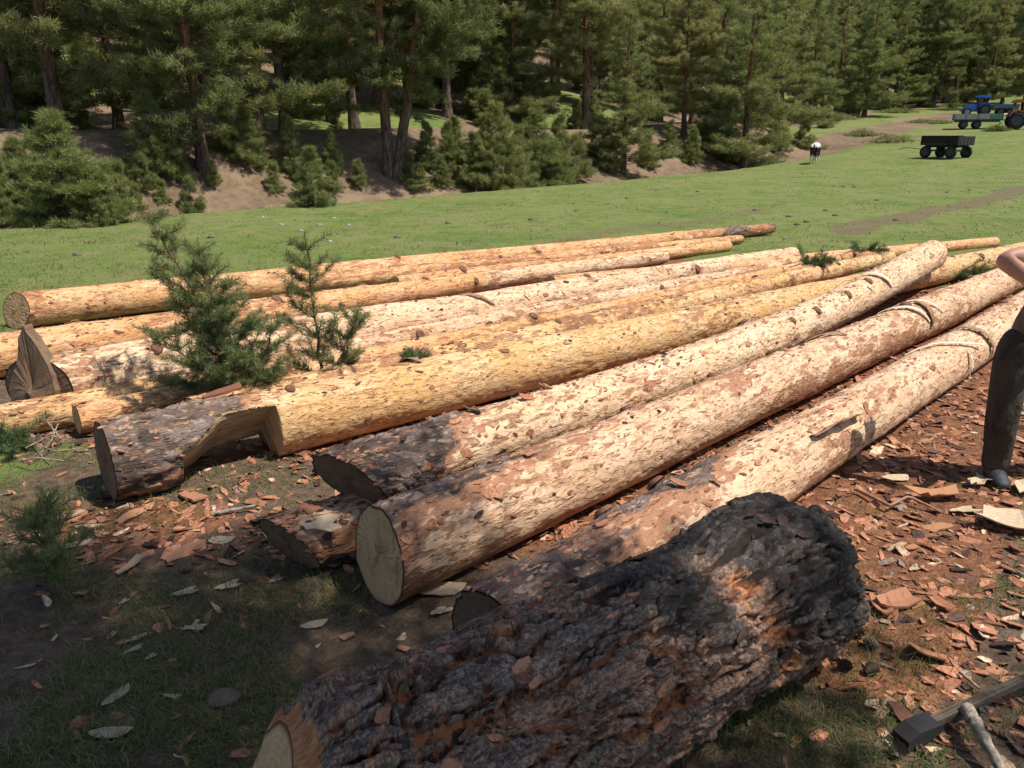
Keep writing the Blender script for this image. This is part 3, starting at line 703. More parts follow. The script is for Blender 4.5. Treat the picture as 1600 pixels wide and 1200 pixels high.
def pine_data(seed, h, rad, base, nbr=58, nb=34, profile='round', lean=0.0, tw=.20, skirt=False, size=1.0, tint0=.45, trunk_r=None, dens=1.0, mat='needle'):
    rng = np.random.default_rng(seed)
    tr = trunk_r or h * .0145
    zz = np.linspace(-.3, h, 14)
    la = rng.uniform(0, 6.28)
    wx = np.cumsum(rng.normal(0, .035, 14)) * h / 14; wy = np.cumsum(rng.normal(0, .035, 14)) * h / 14
    tx = wx - wx[0] + lean * zz; ty = wy - wy[0]
    tpts = np.stack([tx, ty, zz], 1)
    trad = tr * np.clip(1 - zz / h, 0.03, 1) ** .8 * (1 + .55 * np.exp(-np.maximum(zz, 0) / .35))
    tv, tq = tubes([(tpts, trad)], 9)
    paths, cen, dr = [], [], []
    for k in range(nbr):
        f = (k + rng.random()) / nbr; z = base + (h * .985 - base) * f ** .95
        if profile == 'cone': ext = (1 - f) ** .85
        elif profile == 'round': ext = min(1, (.45 + f * 1.7)) * (1 - max(0, f - .45) ** 1.4 * 1.75)
        else: ext = (1 - f ** 2.2)
        ln = max(.25 * size, rad * ext * rng.uniform(.55, 1.12))
        az = rng.uniform(0, 2 * math.pi)
        el = (-.12 + .75 * f) + rng.normal(0, .12)
        o = np.array([np.interp(z, zz, tx), np.interp(z, zz, ty), z])
        hd = np.array([math.cos(az), math.sin(az), 0])
        t = np.linspace(0, 1, 6)
        pts = o + hd[None] * (t * ln * math.cos(el))[:, None]; pts[:, 2] += ln * (math.sin(el) * t + .16 * t ** 2 - .08 * t)
        pts[:, :2] += (rng.normal(0, .05, 2) * ln)[None] * (t ** 2)[:, None]
        paths.append((pts, max(.012, tr * .20 * (ln / rad)) * (1 - .85 * t)))
        sd = np.array([-hd[1], hd[0], 0])
        nsub = max(3, int(ln / (.34 * size) * 1.5 * dens))
        for q in range(nsub):
            tt = rng.uniform(.14 if not skirt else .08, 1.0); p0 = np.array([np.interp(tt, t, pts[:, i]) for i in range(3)])
            sl = (.22 + .42 * (1 - tt)) * ln * rng.uniform(.5, 1.0) + .12 * size
            dd = hd * rng.uniform(.35, 1.0) + sd * rng.choice([-1, 1]) * rng.uniform(.3, 1.0) + np.array([0, 0, rng.uniform(.0, .45)])
            dd /= np.linalg.norm(dd)
            if q % 2 == 0: paths.append((np.stack([p0, p0 + dd * sl]), np.array([.012, .005]) * size))
            nt = max(1, int(sl / (.20 * size)))
            for w in range(nt):
                g = (w + 1) / nt; cen.append(p0 + dd * sl * g + rng.normal(0, .04 * size, 3)); dr.append(dd * .8 + np.array([0, 0, .35]))
    # top
    for w in range(5): cen.append(tpts[-1] - np.array([0, 0, .18 * w * size])); dr.append(np.array([0, 0, 1.]))
    cen, dr = np.array(cen), np.array(dr)
    # needle blades, tint varied by tuft, slightly lighter where they point up
    vs, tri, ti = blades(cen, dr, nb, tw * size, .031 * size, rng, .85, .25, .08 * size, tint0, .17)
    bv, bq = tubes(paths, 3)
    crown = np_mesh('crown', vs, tris=tri, mat=M[mat], smooth_shade=False, attrs={'tint': ('FLOAT', ti)})
    return (np_mesh('trunk', tv, tq, mat=M['trunk']), np_mesh('branches', bv, bq, mat=M['trunk']), crown)

def make_pine(data, name='pine_tree'):
    r = empty(name)
    add('trunk', data[0], r); add('branches', data[1], r); add('crown', data[2], r)
    return r

VAR = [pine_data(100, 15, 3.5, 1.3, 84, 34, 'round', tw=.23), pine_data(101, 17, 3.8, 2.2, 86, 32, 'round', tint0=.54, tw=.23),
       pine_data(102, 14, 3.3, .8, 88, 34, 'cone', tint0=.46, tw=.23), pine_data(103, 16, 3.4, 3.0, 78, 34, 'round', tint0=.46, tw=.23),
       pine_data(104, 12, 3.2, .2, 96, 34, 'cone', skirt=True, tint0=.49, tw=.22), pine_data(105, 18, 3.3, 4.6, 70, 34, 'round', tint0=.52, tw=.23)]
BUSH = [pine_data(200, 3.0, 1.55, .02, 120, 34, 'cone', tw=.34, skirt=True, size=.5, tint0=.5, mat='needle_young', trunk_r=.05, dens=.85),
        pine_data(201, 2.4, 1.0, .02, 84, 34, 'cone', tw=.32, skirt=True, size=.5, tint0=.45, mat='needle_young', trunk_r=.04, dens=.85),
        pine_data(202, 1.5, .70, .02, 56, 34, 'cone', tw=.30, skirt=True, size=.45, tint0=.5, mat='needle_young', trunk_r=.03, dens=.9)]
LOOK = ['round-crowned pine', 'broad high-crowned pine', 'cone-shaped pine', 'open-crowned pine', 'pine with foliage to the ground', 'tall bare-stemmed pine']
def place(kind, idx, p, sc, label, group, rz, name='pine_tree', cat='tree', tilt=(0, 0), sink=.05):
    data = (VAR if kind == 'tree' else BUSH)[idx]
    r = make_pine(data, name); r.location = (p[0], p[1], p[2] - sink); w_ = sc * (R_.uniform(1.0, 1.3) if kind == 'tree' else R_.uniform(.85, 1.15)); r.scale = (w_, w_ * R_.uniform(.9, 1.1), sc); r.rotation_euler = (tilt[0] + (R_.uniform(-.03, .03) if kind == 'tree' else 0), tilt[1], rz)
    tag(r, label, cat, group)
    return r
R_ = random.Random(7)
EDGE = 'pines at the edge of the wood'
front = [  # px, v, variant, scale, label
    (92, 31.5, 0, 1.0, 'broad pine with a reddish trunk behind the biggest young pine'),
    (20, 34, 1, .95, None), (188, 36, 2, 1.0, None), (314, 28.2, 0, .85, 'slender pine standing on the bare brown bank'),
    (446, 30.5, 2, .95, 'dense dark pine with branches down to the bank'), (405, 36, 5, .95, None), (520, 38, 3, 1.0, None),
    (556, 33.0, 5, .9, 'straight bare-stemmed pine standing behind the forked pair'),
    (700, 38, 3, 1.0, None), (640, 42, 1, 1.0, None), (745, 41, 0, 1.0, None), (800, 37, 2, .95, None), (862, 40, 3, 1.0, None),
    (914, 32.8, 3, .95, 'pine with a clear dark stem beside the dirt track'),
    (975, 26.4, 4, .80, 'full pine with foliage to the ground at the pasture edge'),
    (1068, 29.5, 1, .72, 'pine with a thin dark stem beside the largest skirted pine'), (1030, 37, 2, 1.05, None),
    (1165, 25.2, 4, 1.12, 'largest skirted pine standing on the pasture edge'), (1118, 30, 2, 1.0, None), (1215, 28.5, 2, 1.0, None),
    (1262, 34, 4, 1.1, None), (1300, 38, 2, 1.1, None), (1345, 33, 4, 1.2, 'dark pine above the stooping worker in orange'), (1390, 36, 2, 1.15, None),
    (1425, 38, 4, 1.2, None), (1465, 35, 0, 1.1, None), (1490, 37, 2, 1.15, None), (1515, 41, 3, 1.2, None), (1560, 36, 5, 1.1, None), (1590, 40, 1, 1.1, None), (1530, 50, 2, 1.2, None)]
for px, v, k, sc, lab in front:
    p = at_v(px, v)
    place('tree', k, p, sc * (1 + R_.uniform(-.04, .04)), lab or ('tall pine rising behind the bare brown bank' if px < 600 else 'tall pine rising behind the dirt track in the wood' if px < 1000 else 'tall pine crowded behind the skirted pines' if px < 1310 else 'tall pine standing behind the tractors and brush piles'), EDGE, R_.uniform(0, 6.28))
# the forked pair growing from one root
fp = hit(612, 276)
for tilt, k, lab in ((-.035, 5, 'reddish upright stem of the forked pine pair'), (.20, 3, 'leaning dark stem of the forked pine pair')):
    place('tree', k, fp + np.array([(.18 if tilt > 0 else -.18), 0, 0]), .92, lab, EDGE, .6, tilt=(0, tilt), sink=.15)
# the wood behind
cnt = 0
for iu in range(-6, 34):
    for iv in range(0, 20):
        v = 42 + iv * 6.9 + R_.uniform(-3.0, 3.0); u = iu * 7.1 + R_.uniform(-3.2, 3.2)
        x, y = UD * u + VD * v
        if y < 5: continue
        a = math.degrees(math.atan2(x, y)); d = math.hypot(x, y)
        if abs(a) > 38 or d > (165 if a < 12 else 215) or R_.random() < (.15 if d < 90 else .22): continue
        k = R_.choice([0, 1, 2, 3, 2, 5, 4]); sc = R_.uniform(.85, 1.2)
        place('tree', k, np.array([x, y, g1(x, y)]), sc, LOOK[k] + ' deep in the wood on the slope', 'pines of the wood on the slope', R_.uniform(0, 6.28)); cnt += 1
# far right: trees beyond the tractors
for px, d in ((1420, 150), (1450, 138), (1480, 145), (1500, 160), (1530, 142), (1556, 158), (1590, 150), (1610, 135), (1370, 150), (1335, 145)):
    r = ray(px, 215); r = r[:2] / np.linalg.norm(r[:2]) * d; k = R_.choice([1, 2, 0, 5]); place('tree', k, np.array([r[0], r[1], g1(*r)]), R_.uniform(1.1, 1.35), LOOK[k] + ' deep in the wood on the slope', 'pines of the wood on the slope', R_.uniform(0, 6.28)); cnt += 1
for px, d in ((1545, 170), (1570, 182), (1592, 172), (1612, 190), (1535, 195), (1560, 205), (1585, 200), (1510, 190), (1480, 180), (1630, 175)):
    r = ray(px, 215); r = r[:2] / np.linalg.norm(r[:2]) * d; k = R_.choice([0, 1, 2, 4]); place('tree', k, np.array([r[0], r[1], g1(*r)]), R_.uniform(1.2, 1.5), LOOK[k] + ' deep in the wood on the slope', 'pines of the wood on the slope', R_.uniform(0, 6.28))
for k in range(46):                     # undergrowth among the trunks
    px, v = R_.uniform(-10, 1290), R_.uniform(33.5, 52); p = at_v(px, v)
    if math.hypot(p[0], p[1]) > 110: continue
    place('bush', R_.choice([0, 1, 1, 2]), p, R_.uniform(.7, 1.3), 'young pine growing in the half shade among the trunks of the wood', 'young pines among the trunks', R_.uniform(0, 6.28), 'young_pine', 'young pine')
# young pines along the edge of the pasture
bushes = [(108, 352, 0, .86, 'biggest bushy young pine on the pasture edge by the bare bank'), (10, 352, 1, .75, None), (-25, 350, 0, .6, None), (165, 352, 1, .55, None), (60, 350, 1, .6, None), (300, 331, 2, .80, 'small rounded young pine alone before the bare brown bank'), (490, 323, 1, .68, 'dark narrow young pine between the bare bank and the forked pair'),
          (215, 330, 2, .55, None), (655, 300, 2, .75, None), (690, 290, 1, .55, None), (668, 262, 1, .8, None), (712, 250, 1, .8, None), (775, 297, 0, 1.25, None), (742, 296, 1, 1.0, None), (810, 294, 1, 1.15, None), (838, 291, 0, 1.2, None), (872, 288, 1, 1.45, None), (900, 282, 2, 1.6, None),
          (950, 268, 1, .9, None), (1010, 262, 1, .9, None), (1080, 255, 1, 1.0, None), (1130, 250, 1, 1.0, None), (1215, 238, 1, 1.3, None), (1255, 232, 2, 1.6, None), (520, 300, 2, .8, None), (560, 292, 2, .7, None), (430, 300, 2, .7, None), (240, 270, 1, 1.1, None), (270, 285, 1, .9, None), (390, 262, 1, .9, None), (360, 240, 1, .9, None),
          (130, 340, 1, .8, None), (40, 335, 0, .7, None), (190, 318, 2, .9, None), (225, 300, 2, .8, None), (255, 318, 2, .5, None), (335, 292, 2, .6, None), (455, 268, 1, .9, None), (470, 290, 2, .7, None), (520, 270, 1, .7, None), (640, 285, 2, .8, None), (700, 270, 1, .9, None), (760, 262, 1, 1.0, None), (930, 245, 2, 1.0, None), (1045, 240, 1, .9, None), (1100, 236, 1, .9, None), (1290, 200, 2, 1.4, None), (1380, 172, 2, 1.6, None), (1445, 168, 2, 1.7, None), (1490, 168, 2, 1.4, None)]
for px, py, k, sc, lab in bushes:
    p = hit(px, py); p[2] = g1(p[0], p[1])
    place('bush', k, p, sc, lab or ('bushy young pine crowding round the biggest one by the bank' if px < 260 else 'small young pine growing on the bare brown bank' if px < 600 else 'young pine in the thick clump beside the forked pair' if px < 920 else 'young pine at the foot of the skirted pines' if px < 1270 else 'young pine on the grass before the far pines'), 'young pines at the foot of the wood', R_.uniform(0, 6.28), 'young_pine', 'young pine')
# the tree whose shade lies on the foreground; it stands outside the picture to the right
SHADE = [pine_data(301, 12.5, 3.3, 4.4, 72, 34, 'round', dens=1.2, trunk_r=.17)]
def shade_tree(x, y, label, rz, sc=1.0):
    r = make_pine(SHADE[0]); r.location = (x, y, g1(x, y)); r.rotation_euler = (0, 0, rz); r.scale = (sc, sc, sc)
    tag(r, label, 'tree', 'pines shading the log yard')
shade_tree(3.4, -.75, 'pine beside the log yard that shades the blackened log', .4)
shade_tree(1.9, -2.5, 'pine behind the log yard that shades the grass before the logs', 2.2)

# ------------------------------------------------------------------ saplings and cut branches
def needle_twigs(segs, rng, dens=900, ln=.048, wd=.0024, tint=.60):
    """segs: list of (p0, p1, tint shift). needles all round each twig, leaning to its tip"""
    cen, vec, ti = [], [], []
    for p0, p1, ts in segs:
        p0, p1 = np.asarray(p0), np.asarray(p1); L = np.linalg.norm(p1 - p0); n = max(8, int(L * dens)); d = (p1 - p0) / (L + 1e-9)
        t = rng.random(n); c = p0 + (p1 - p0) * t[:, None]
        rd = rng.normal(0, 1, (n, 3)); rd -= d * (rd @ d)[:, None]; rd /= np.linalg.norm(rd, axis=1)[:, None]
        v = d * rng.uniform(.45, .9, n)[:, None] + rd; v /= np.linalg.norm(v, axis=1)[:, None]
        cen.append(c); vec.append(v); ti.append(np.full(n, tint + ts) + rng.normal(0, .12, n))
    c, v, ti = np.concatenate(cen), np.concatenate(vec), np.clip(np.concatenate(ti), 0, 1); N = len(c)
    s = np.cross(v, rng.normal(0, 1, (N, 3))); s /= np.linalg.norm(s, axis=1)[:, None]
    L = ln * rng.uniform(.65, 1.15, N)
    mid = c + v * (L * .55)[:, None]; tip = c + v * L[:, None] + np.array([0, 0, .004])
    vs = np.stack([c - s * wd * .35, c + s * wd * .35, mid + s * wd * .5, mid - s * wd * .5, tip], 1).reshape(-1, 3)
    o = (np.arange(N) * 5)[:, None]
    tri = np.concatenate([o + [0, 1, 2], o + [0, 2, 3], o + [3, 2, 4]], 0)
    return vs, tri, np.repeat(ti, 5)

def sapling(name, stems, spread, seed, label, dens=900, gap=.13, group=None, per=5, ndl=.05, droop=.0, base=None):
    """stems: list of polylines (world points, base first)"""
    rng = np.random.default_rng(seed); base = np.array(stems[0][0]) if base is None else base
    paths, segs, shoots = [], [], []
    for si, st in enumerate(stems):
        st = np.array(st, float); n = 14; L = np.concatenate([[0], np.cumsum(np.linalg.norm(np.diff(st, axis=0), axis=1))])
        t = np.linspace(0, L[-1], n); pts = np.stack([np.interp(t, L, st[:, i]) for i in range(3)], 1); pts[1:-1] += rng.normal(0, .006, (n - 2, 3))
        r0 = .017 if si == 0 else .010
        paths.append((pts, r0 * (1 - .78 * t / L[-1])))
        segs.append((pts[-4], pts[-1], .28)); segs.append((pts[-6], pts[-4], .05))
        z = .16 * L[-1] if si == 0 else .12 * L[-1]
        while z < L[-1] * .97:
            f = z / L[-1]
            for k in range(rng.integers(per - 1, per + 2)):
                az = rng.uniform(0, 6.283); ln = spread * (1 - f) ** .75 * rng.uniform(.55, 1.15) * (1 if si == 0 else .7) + .05
                p0 = np.array([np.interp(z, t, pts[:, i]) for i in range(3)])
                hd = np.array([math.cos(az), math.sin(az), 0]); m = 6; q = np.linspace(0, 1, m)
                bp = p0 + hd * (q * ln)[:, None]; bp[:, 2] += ln * (.25 * q + .55 * q ** 2) * (1 - droop) - droop * ln * .2 * q
                bp[1:] += rng.normal(0, .008, (m - 1, 3))
                paths.append((bp, .0062 * (1 - .7 * q) * (.5 + ln / spread * .6)))
                j0 = 1 if ln > .16 else 0
                for a in range(j0, m - 1): segs.append((bp[a], bp[a + 1], (.25 if a == m - 2 else -.05 * (m - 2 - a))))
                for w in range(int(ln / .07)):
                    g = rng.uniform(.35, .95); s0 = np.array([np.interp(g, q, bp[:, i]) for i in range(3)])
                    dd = hd * .7 + np.array([-hd[1], hd[0], 0]) * rng.choice([-1, 1]) * rng.uniform(.5, 1) + [0, 0, rng.uniform(.1, .7)]; dd /= np.linalg.norm(dd)
                    s1 = s0 + dd * rng.uniform(.07, .15); paths.append((np.stack([s0, s1]), np.array([.003, .002]))); segs.append((s0, s1, rng.uniform(-.12, .2)))
            z += gap * rng.uniform(.8, 1.25)
    vs, tri, ti = needle_twigs(segs, rng, dens, ndl)
    bv, bq = tubes(paths, 5)
    root = empty(name, base)
    add('trunk', np_mesh('trunk', bv - base, bq, mat=M['twig']), root)
    add('crown', np_mesh('crown', vs - base, tris=tri, mat=M['needle_near'], smooth_shade=False, attrs={'tint': ('FLOAT', ti)}), root)
    tag(root, label, 'young pine', group)
    return root

def vert_plane(pxs, y0, dy=None):
    """pixels -> points on the upright plane facing the camera at world y = y0 (+ dy)"""
    out = []
    for k, (px, py) in enumerate(pxs):
        d = ray(px, py); yy = y0 + (dy[k] if dy else 0); t = yy / d[1]; out.append(np.array([0, 0, CAMZ]) + d * t)
    return out
b1 = on_z(408, 655, 0.0); b1[2] = g1(b1[0], b1[1]) - .02; y1 = b1[1]
st = vert_plane([(400, 620), (362, 565), (318, 480), (272, 405), (228, 332)], y1, [0, .02, .0, -.05, -.08])
sapling('pine_sapling', [[b1] + st, vert_plane([(362, 565), (335, 490), (318, 430), (308, 372)], y1, [.02, .08, .12, .14]),
        vert_plane([(398, 615), (372, 560), (352, 500), (346, 445)], y1, [0, -.08, -.14, -.18]), vert_plane([(402, 628), (412, 585), (420, 540), (424, 495)], y1, [0, .05, .08, .08]),
        vert_plane([(390, 610), (330, 590), (270, 540), (225, 515)], y1, [0, -.12, -.22, -.25]), vert_plane([(392, 625), (330, 620), (270, 600)], y1, [0, .12, .22])],
        .33, 31, 'bushy leaning pine sapling growing between the peeled logs', 720, .12, per=5)
b2 = on_z(503, 628, 0.0); b2[2] = g1(b2[0], b2[1]) - .02; y2 = b2[1]
sapling('pine_sapling', [[b2] + vert_plane([(502, 590), (493, 500), (484, 440), (476, 362)], y2, [0, .01, .02, .02]),
        vert_plane([(503, 600), (530, 560), (548, 520), (560, 485)], y2, [0, -.05, -.08, -.08])], .29, 32, 'thin straight pine sapling standing beside the bushy one among the logs', 800, .13, per=4)
b3 = on_z(98, 930, 0.0); b3[2] = g1(b3[0], b3[1]) - .02; y3 = b3[1]
sapling('pine_sapling', [[b3] + vert_plane([(88, 890), (74, 845), (62, 775)], y3, [0, 0, .01])], .15, 33, 'tiny pine sapling in the shaded grass before the notched log', 800, .06, per=4, ndl=.045)

def cut_branch(p, az, length, seed, label, lift=.06, spread=.16, n=9):
    rng = np.random.default_rng(seed); p = np.asarray(p, float); d = np.array([math.cos(az), math.sin(az), 0]); s = np.array([-d[1], d[0], 0])
    m = 7; q = np.linspace(0, 1, m); bp = p + d * (q * length)[:, None]; bp[:, 2] += lift * np.sin(q * math.pi) + .02
    paths = [(bp, .009 * (1 - .7 * q))]; segs = [(bp[k], bp[k + 1], .0) for k in range(2, m - 1)]
    for k in range(n):
        g = rng.uniform(.25, 1); s0 = np.array([np.interp(g, q, bp[:, i]) for i in range(3)])
        dd = d * .6 + s * rng.choice([-1, 1]) * rng.uniform(.4, 1) + [0, 0, rng.uniform(-.05, .55)]; dd /= np.linalg.norm(dd)
        s1 = s0 + dd * rng.uniform(.6, 1.1) * spread; paths.append((np.stack([s0, s1]), np.array([.004, .002]))); segs.append((s0, s1, rng.uniform(-.1, .15)))
        for w in range(2):
            s2 = s0 + (s1 - s0) * rng.uniform(.3, .8); s3 = s2 + (dd + rng.normal(0, .6, 3)) * spread * .5; segs.append((s2, s3, 0)); paths.append((np.stack([s2, s3]), np.array([.003, .002])))
    vs, tri, ti = needle_twigs(segs, rng, 700, .06, .004, .38); bv, bq = tubes(paths, 4)
    root = empty('pine_branch', p); add('stem', np_mesh('stem', bv - p, bq, mat=M['twig']), root)
    add('needles', np_mesh('needles', vs - p, tris=tri, mat=M['needle_near'], smooth_shade=False, attrs={'tint': ('FLOAT', ti)}), root)
    tag(root, label, 'branch', 'cut green pine branches')
cut_branch(P(1232, 420, .20), .15, .55, 41, 'cut green pine branch lying on the logs before the raised log end', .05, .20, 16)
cut_branch(P(1318, 398, .22), .2, .65, 42, 'sparse cut pine branch on the pale log beside the raised log end', .06, .18, 10)
cut_branch(P(1462, 442, .03), .2, .6, 43, 'cut green pine branch on the ground beyond the raised log end', .08, .26, 14)
cut_branch(P(615, 580, .34), .6, .25, 44, 'small sprig of pine needles lying on the brown flaky log', .05, .09, 8)
cut_branch(P(-40, 705, .02), -.1, .28, 45, 'green pine branch on the grass by the dry twigs', .05, .13, 10)

# ------------------------------------------------------------------ grass, litter, chips
def project(p):
    p = np.asarray(p, float); d = p - [0, 0, CAMZ]; cp, sp = math.cos(PITCH), math.sin(PITCH)
    fw = d[..., 1] * cp - d[..., 2] * sp; upc = d[..., 1] * sp + d[..., 2] * cp
    return 800 + F_PX * d[..., 0] / fw, 600 - F_PX * upc / fw

M['grass'] = foliage('grass_blades', [(.05, .08, .02), (.09, .13, .034), (.13, .17, .048), (.17, .195, .066), (.30, .26, .14)], .3, .6, 0)
def grass_mesh(x, y, ln, wd, tint, rng, lean=.5):
    n = len(x); z = ground(x, y) - .004
    b = np.stack([x, y, z], 1); az = rng.uniform(0, 6.283, n); s = np.stack([np.cos(az), np.sin(az), 0 * az], 1)
    v = np.stack([rng.normal(0, lean, n), rng.normal(0, lean, n), np.ones(n)], 1); v /= np.linalg.norm(v, axis=1)[:, None]
    m = b + v * (ln * .55)[:, None]; t = b + v * ln[:, None] + np.stack([rng.normal(0, .25, n), rng.normal(0, .25, n), -.15 * np.ones(n)], 1) * ln[:, None]
    vs = np.stack([b - s * wd[:, None] * .5, b + s * wd[:, None] * .5, m + s * wd[:, None] * .4, m - s * wd[:, None] * .4, t], 1).reshape(-1, 3)
    o = (np.arange(n) * 5)[:, None]; tri = np.concatenate([o + [0, 1, 2], o + [0, 2, 3], o + [3, 2, 4]])
    return np_mesh('grass', vs, tris=tri, mat=M['grass'], smooth_shade=False, attrs={'tint': ('FLOAT', np.repeat(tint, 5))})
rg = np.random.default_rng(77)
def ground_px(px, py):
    a, b = (px - 800) / F_PX, -(py - 600) / F_PX; cp, sp = math.cos(PITCH), math.sin(PITCH)
    dx, dy, dz = a, cp + b * sp, -sp + b * cp; t = -CAMZ / dz; return dx * t, dy * t
# near grass
n = 90000; px, py = rg.uniform(-80, 1680, n), rg.uniform(640, 1260, n); x, y = ground_px(px, py)
mk = masks(x, y); q = np.stack([x, y, 0 * x], 1); cl = fbm(q * 2.6, 90, 3); v_ = x * VD[0] + y * VD[1]
keep = rg.random(n) < np.clip((.25 + 1.9 * (cl - .42) * 2.4), .04, 1) * np.clip(1.0 - .86 * mk[:, 2] * smooth(.40, .30, cl) * 1.0 - .55 * mk[:, 2], .05, 1)
x, y, cl = x[keep], y[keep], cl[keep]; n = len(x); dd = np.hypot(x, y)
dry = rg.random(n) < .38
ti = np.where(dry, rg.uniform(.72, 1, n), np.clip(.40 + (cl - .5) * .8 + rg.normal(0, .14, n), 0, .75))
g = add('grass', grass_mesh(x, y, rg.uniform(.018, .055, n) * (1 + .5 * (cl > .55)), rg.uniform(.0022, .0042, n), ti, rg, .75))
tag(g, 'short patchy grass and dry straw around the logs', 'grass', kind='stuff')
# pasture grass
n = 130000; px, py = rg.uniform(-60, 1660, n), rg.uniform(244, 520, n); x, y = ground_px(px, py)
dd = np.hypot(x, y); u_, v_ = x * UD[0] + y * UD[1], x * VD[0] + y * VD[1]
mk = masks(x, y); q = np.stack([x, y, 0 * x], 1); cl = fbm(q * .9, 91, 4)
keep = (dd < 75) & (mk[:, 1] < .4) & (v_ < 21) & ((v_ > 6.8) | (u_ > 13)) & (rg.random(n) < np.clip(.15 + 3.0 * (cl - .42), .05, 1) * (1 - .7 * mk[:, 3]))
x, y, cl, dd = x[keep], y[keep], cl[keep], dd[keep]; n = len(x)
ti = np.clip(.62 + (cl - .5) * .9 + rg.normal(0, .15, n), 0, .95); tf = smooth(.60, .68, fbm(np.stack([x, y, 0 * x], 1) * 2.2, 191, 3)); ti = ti - .3 * tf
g = add('grass', grass_mesh(x, y, rg.uniform(.025, .06, n) * (1 + 1.1 * tf), np.maximum(.005, dd * .0008), ti, rg, 1.2))
tag(g, 'cropped green pasture grass beyond the logs', 'grass', kind='stuff')

def litter_density(x, y):
    u, v = x * UD[0] + y * UD[1], x * VD[0] + y * VD[1]; q = np.stack([x, y, 0 * x], 1)
    cl = fbm(q * 1.4, 95, 3)
    a = smooth(2.25, 3.1, u) * smooth(-.25, .55, v + (cl - .5)) * (1 - smooth(7.2, 8.2, v)) * (1 - smooth(11, 14, u))
    a = np.maximum(a, 1.0 * np.exp(-((x + 2.0) / .75) ** 2 - ((y - 3.72) / .33) ** 2))
    a = np.maximum(a, .5 * np.exp(-((x + 3.4) / .5) ** 2 - ((y - 5.0) / .3) ** 2))
    low = .10 + .18 * smooth(.5, .65, cl)
    return np.clip(a * (.45 + 1.2 * smooth(.38, .6, cl)) + low, 0, 1)
n = 52000; x, y = rg.uniform(-5, 8.5, n), rg.uniform(1.2, 11, n); dd = np.hypot(x, y)
ppx, ppy = project(np.stack([x, y, 0 * x], 1))
keep = (ppx > -60) & (ppx < 1660) & (ppy < 1250) & (rg.random(n) < litter_density(x, y) * np.minimum(1, (5.2 / dd) ** 1.3))
x, y = x[keep], y[keep]; m = len(x)
p = np.stack([x, y, ground(x, y) - .002], 1); nn = np.stack([rg.normal(0, .28, m), rg.normal(0, .28, m), np.ones(m)], 1); nn /= np.linalg.norm(nn, axis=1)[:, None]
ln = rg.gamma(3.2, .0095, m) + .008; ln = np.minimum(ln, .085); wd = ln * rg.uniform(.22, .6, m)
az = rg.uniform(0, 6.283, m); tdir = np.stack([np.cos(az), np.sin(az), 0 * az], 1)
vs, fs, tint = flake_arrays(p, nn, np.array([0, 0, 0.]) , ln, wd, rg, .018, .004) if False else (None, None, None)
def chips_arrays(p, n, t, ln, wd, rng, lift, thick):
    m = len(p); t = t - n * (t * n).sum(1)[:, None]; t /= np.linalg.norm(t, axis=1)[:, None]; b = np.cross(n, t)
    out = np.array([(-1, -.25), (-.35, -1), (.6, -.8), (1, .2), (.3, .95), (-.7, .65)]); K = len(out); vs = np.zeros((m, 2 * K, 3)); h0 = rng.random(m) * lift
    for q, (a, c) in enumerate(out):
        ja, jc = a * rng.uniform(.55, 1.2, m), c * rng.uniform(.5, 1.3, m); hh = h0 * (.2 + .8 * rng.random(m))
        base = p + t * (ja * ln)[:, None] + b * (jc * wd)[:, None]
        vs[:, q] = base + n * (hh + thick)[:, None]; vs[:, K + q] = base + n * hh[:, None]
    fs = [(0, q, q + 1) for q in range(1, K - 1)]
    for q in range(K):
        r = (q + 1) % K; fs += [(q, K + q, K + r), (q, K + r, r)]
    F = (np.array(fs)[None] + (np.arange(m) * 2 * K)[:, None, None]).reshape(-1, 3)
    return vs.reshape(-1, 3), F
vs, fs = chips_arrays(p, nn, tdir, ln, wd, rg, .016, .004)
tint = np.repeat(np.clip(rg.choice([.03, .12, .22, .3, .38, .45, .52, .6, .68, .79, .87, .95], m, p=[.09, .09, .13, .13, .13, .12, .10, .07, .05, .03, .04, .02]) + rg.normal(0, .025, m), 0, 1), 12)
lo = add('bark_litter', np_mesh('bark_litter', vs, tris=fs, mat=M['chip_many'], smooth_shade=False, attrs={'tint': ('FLOAT', tint)}))
tag(lo, 'reddish brown litter of small peeled bark chips around the logs', 'bark litter', kind='stuff')

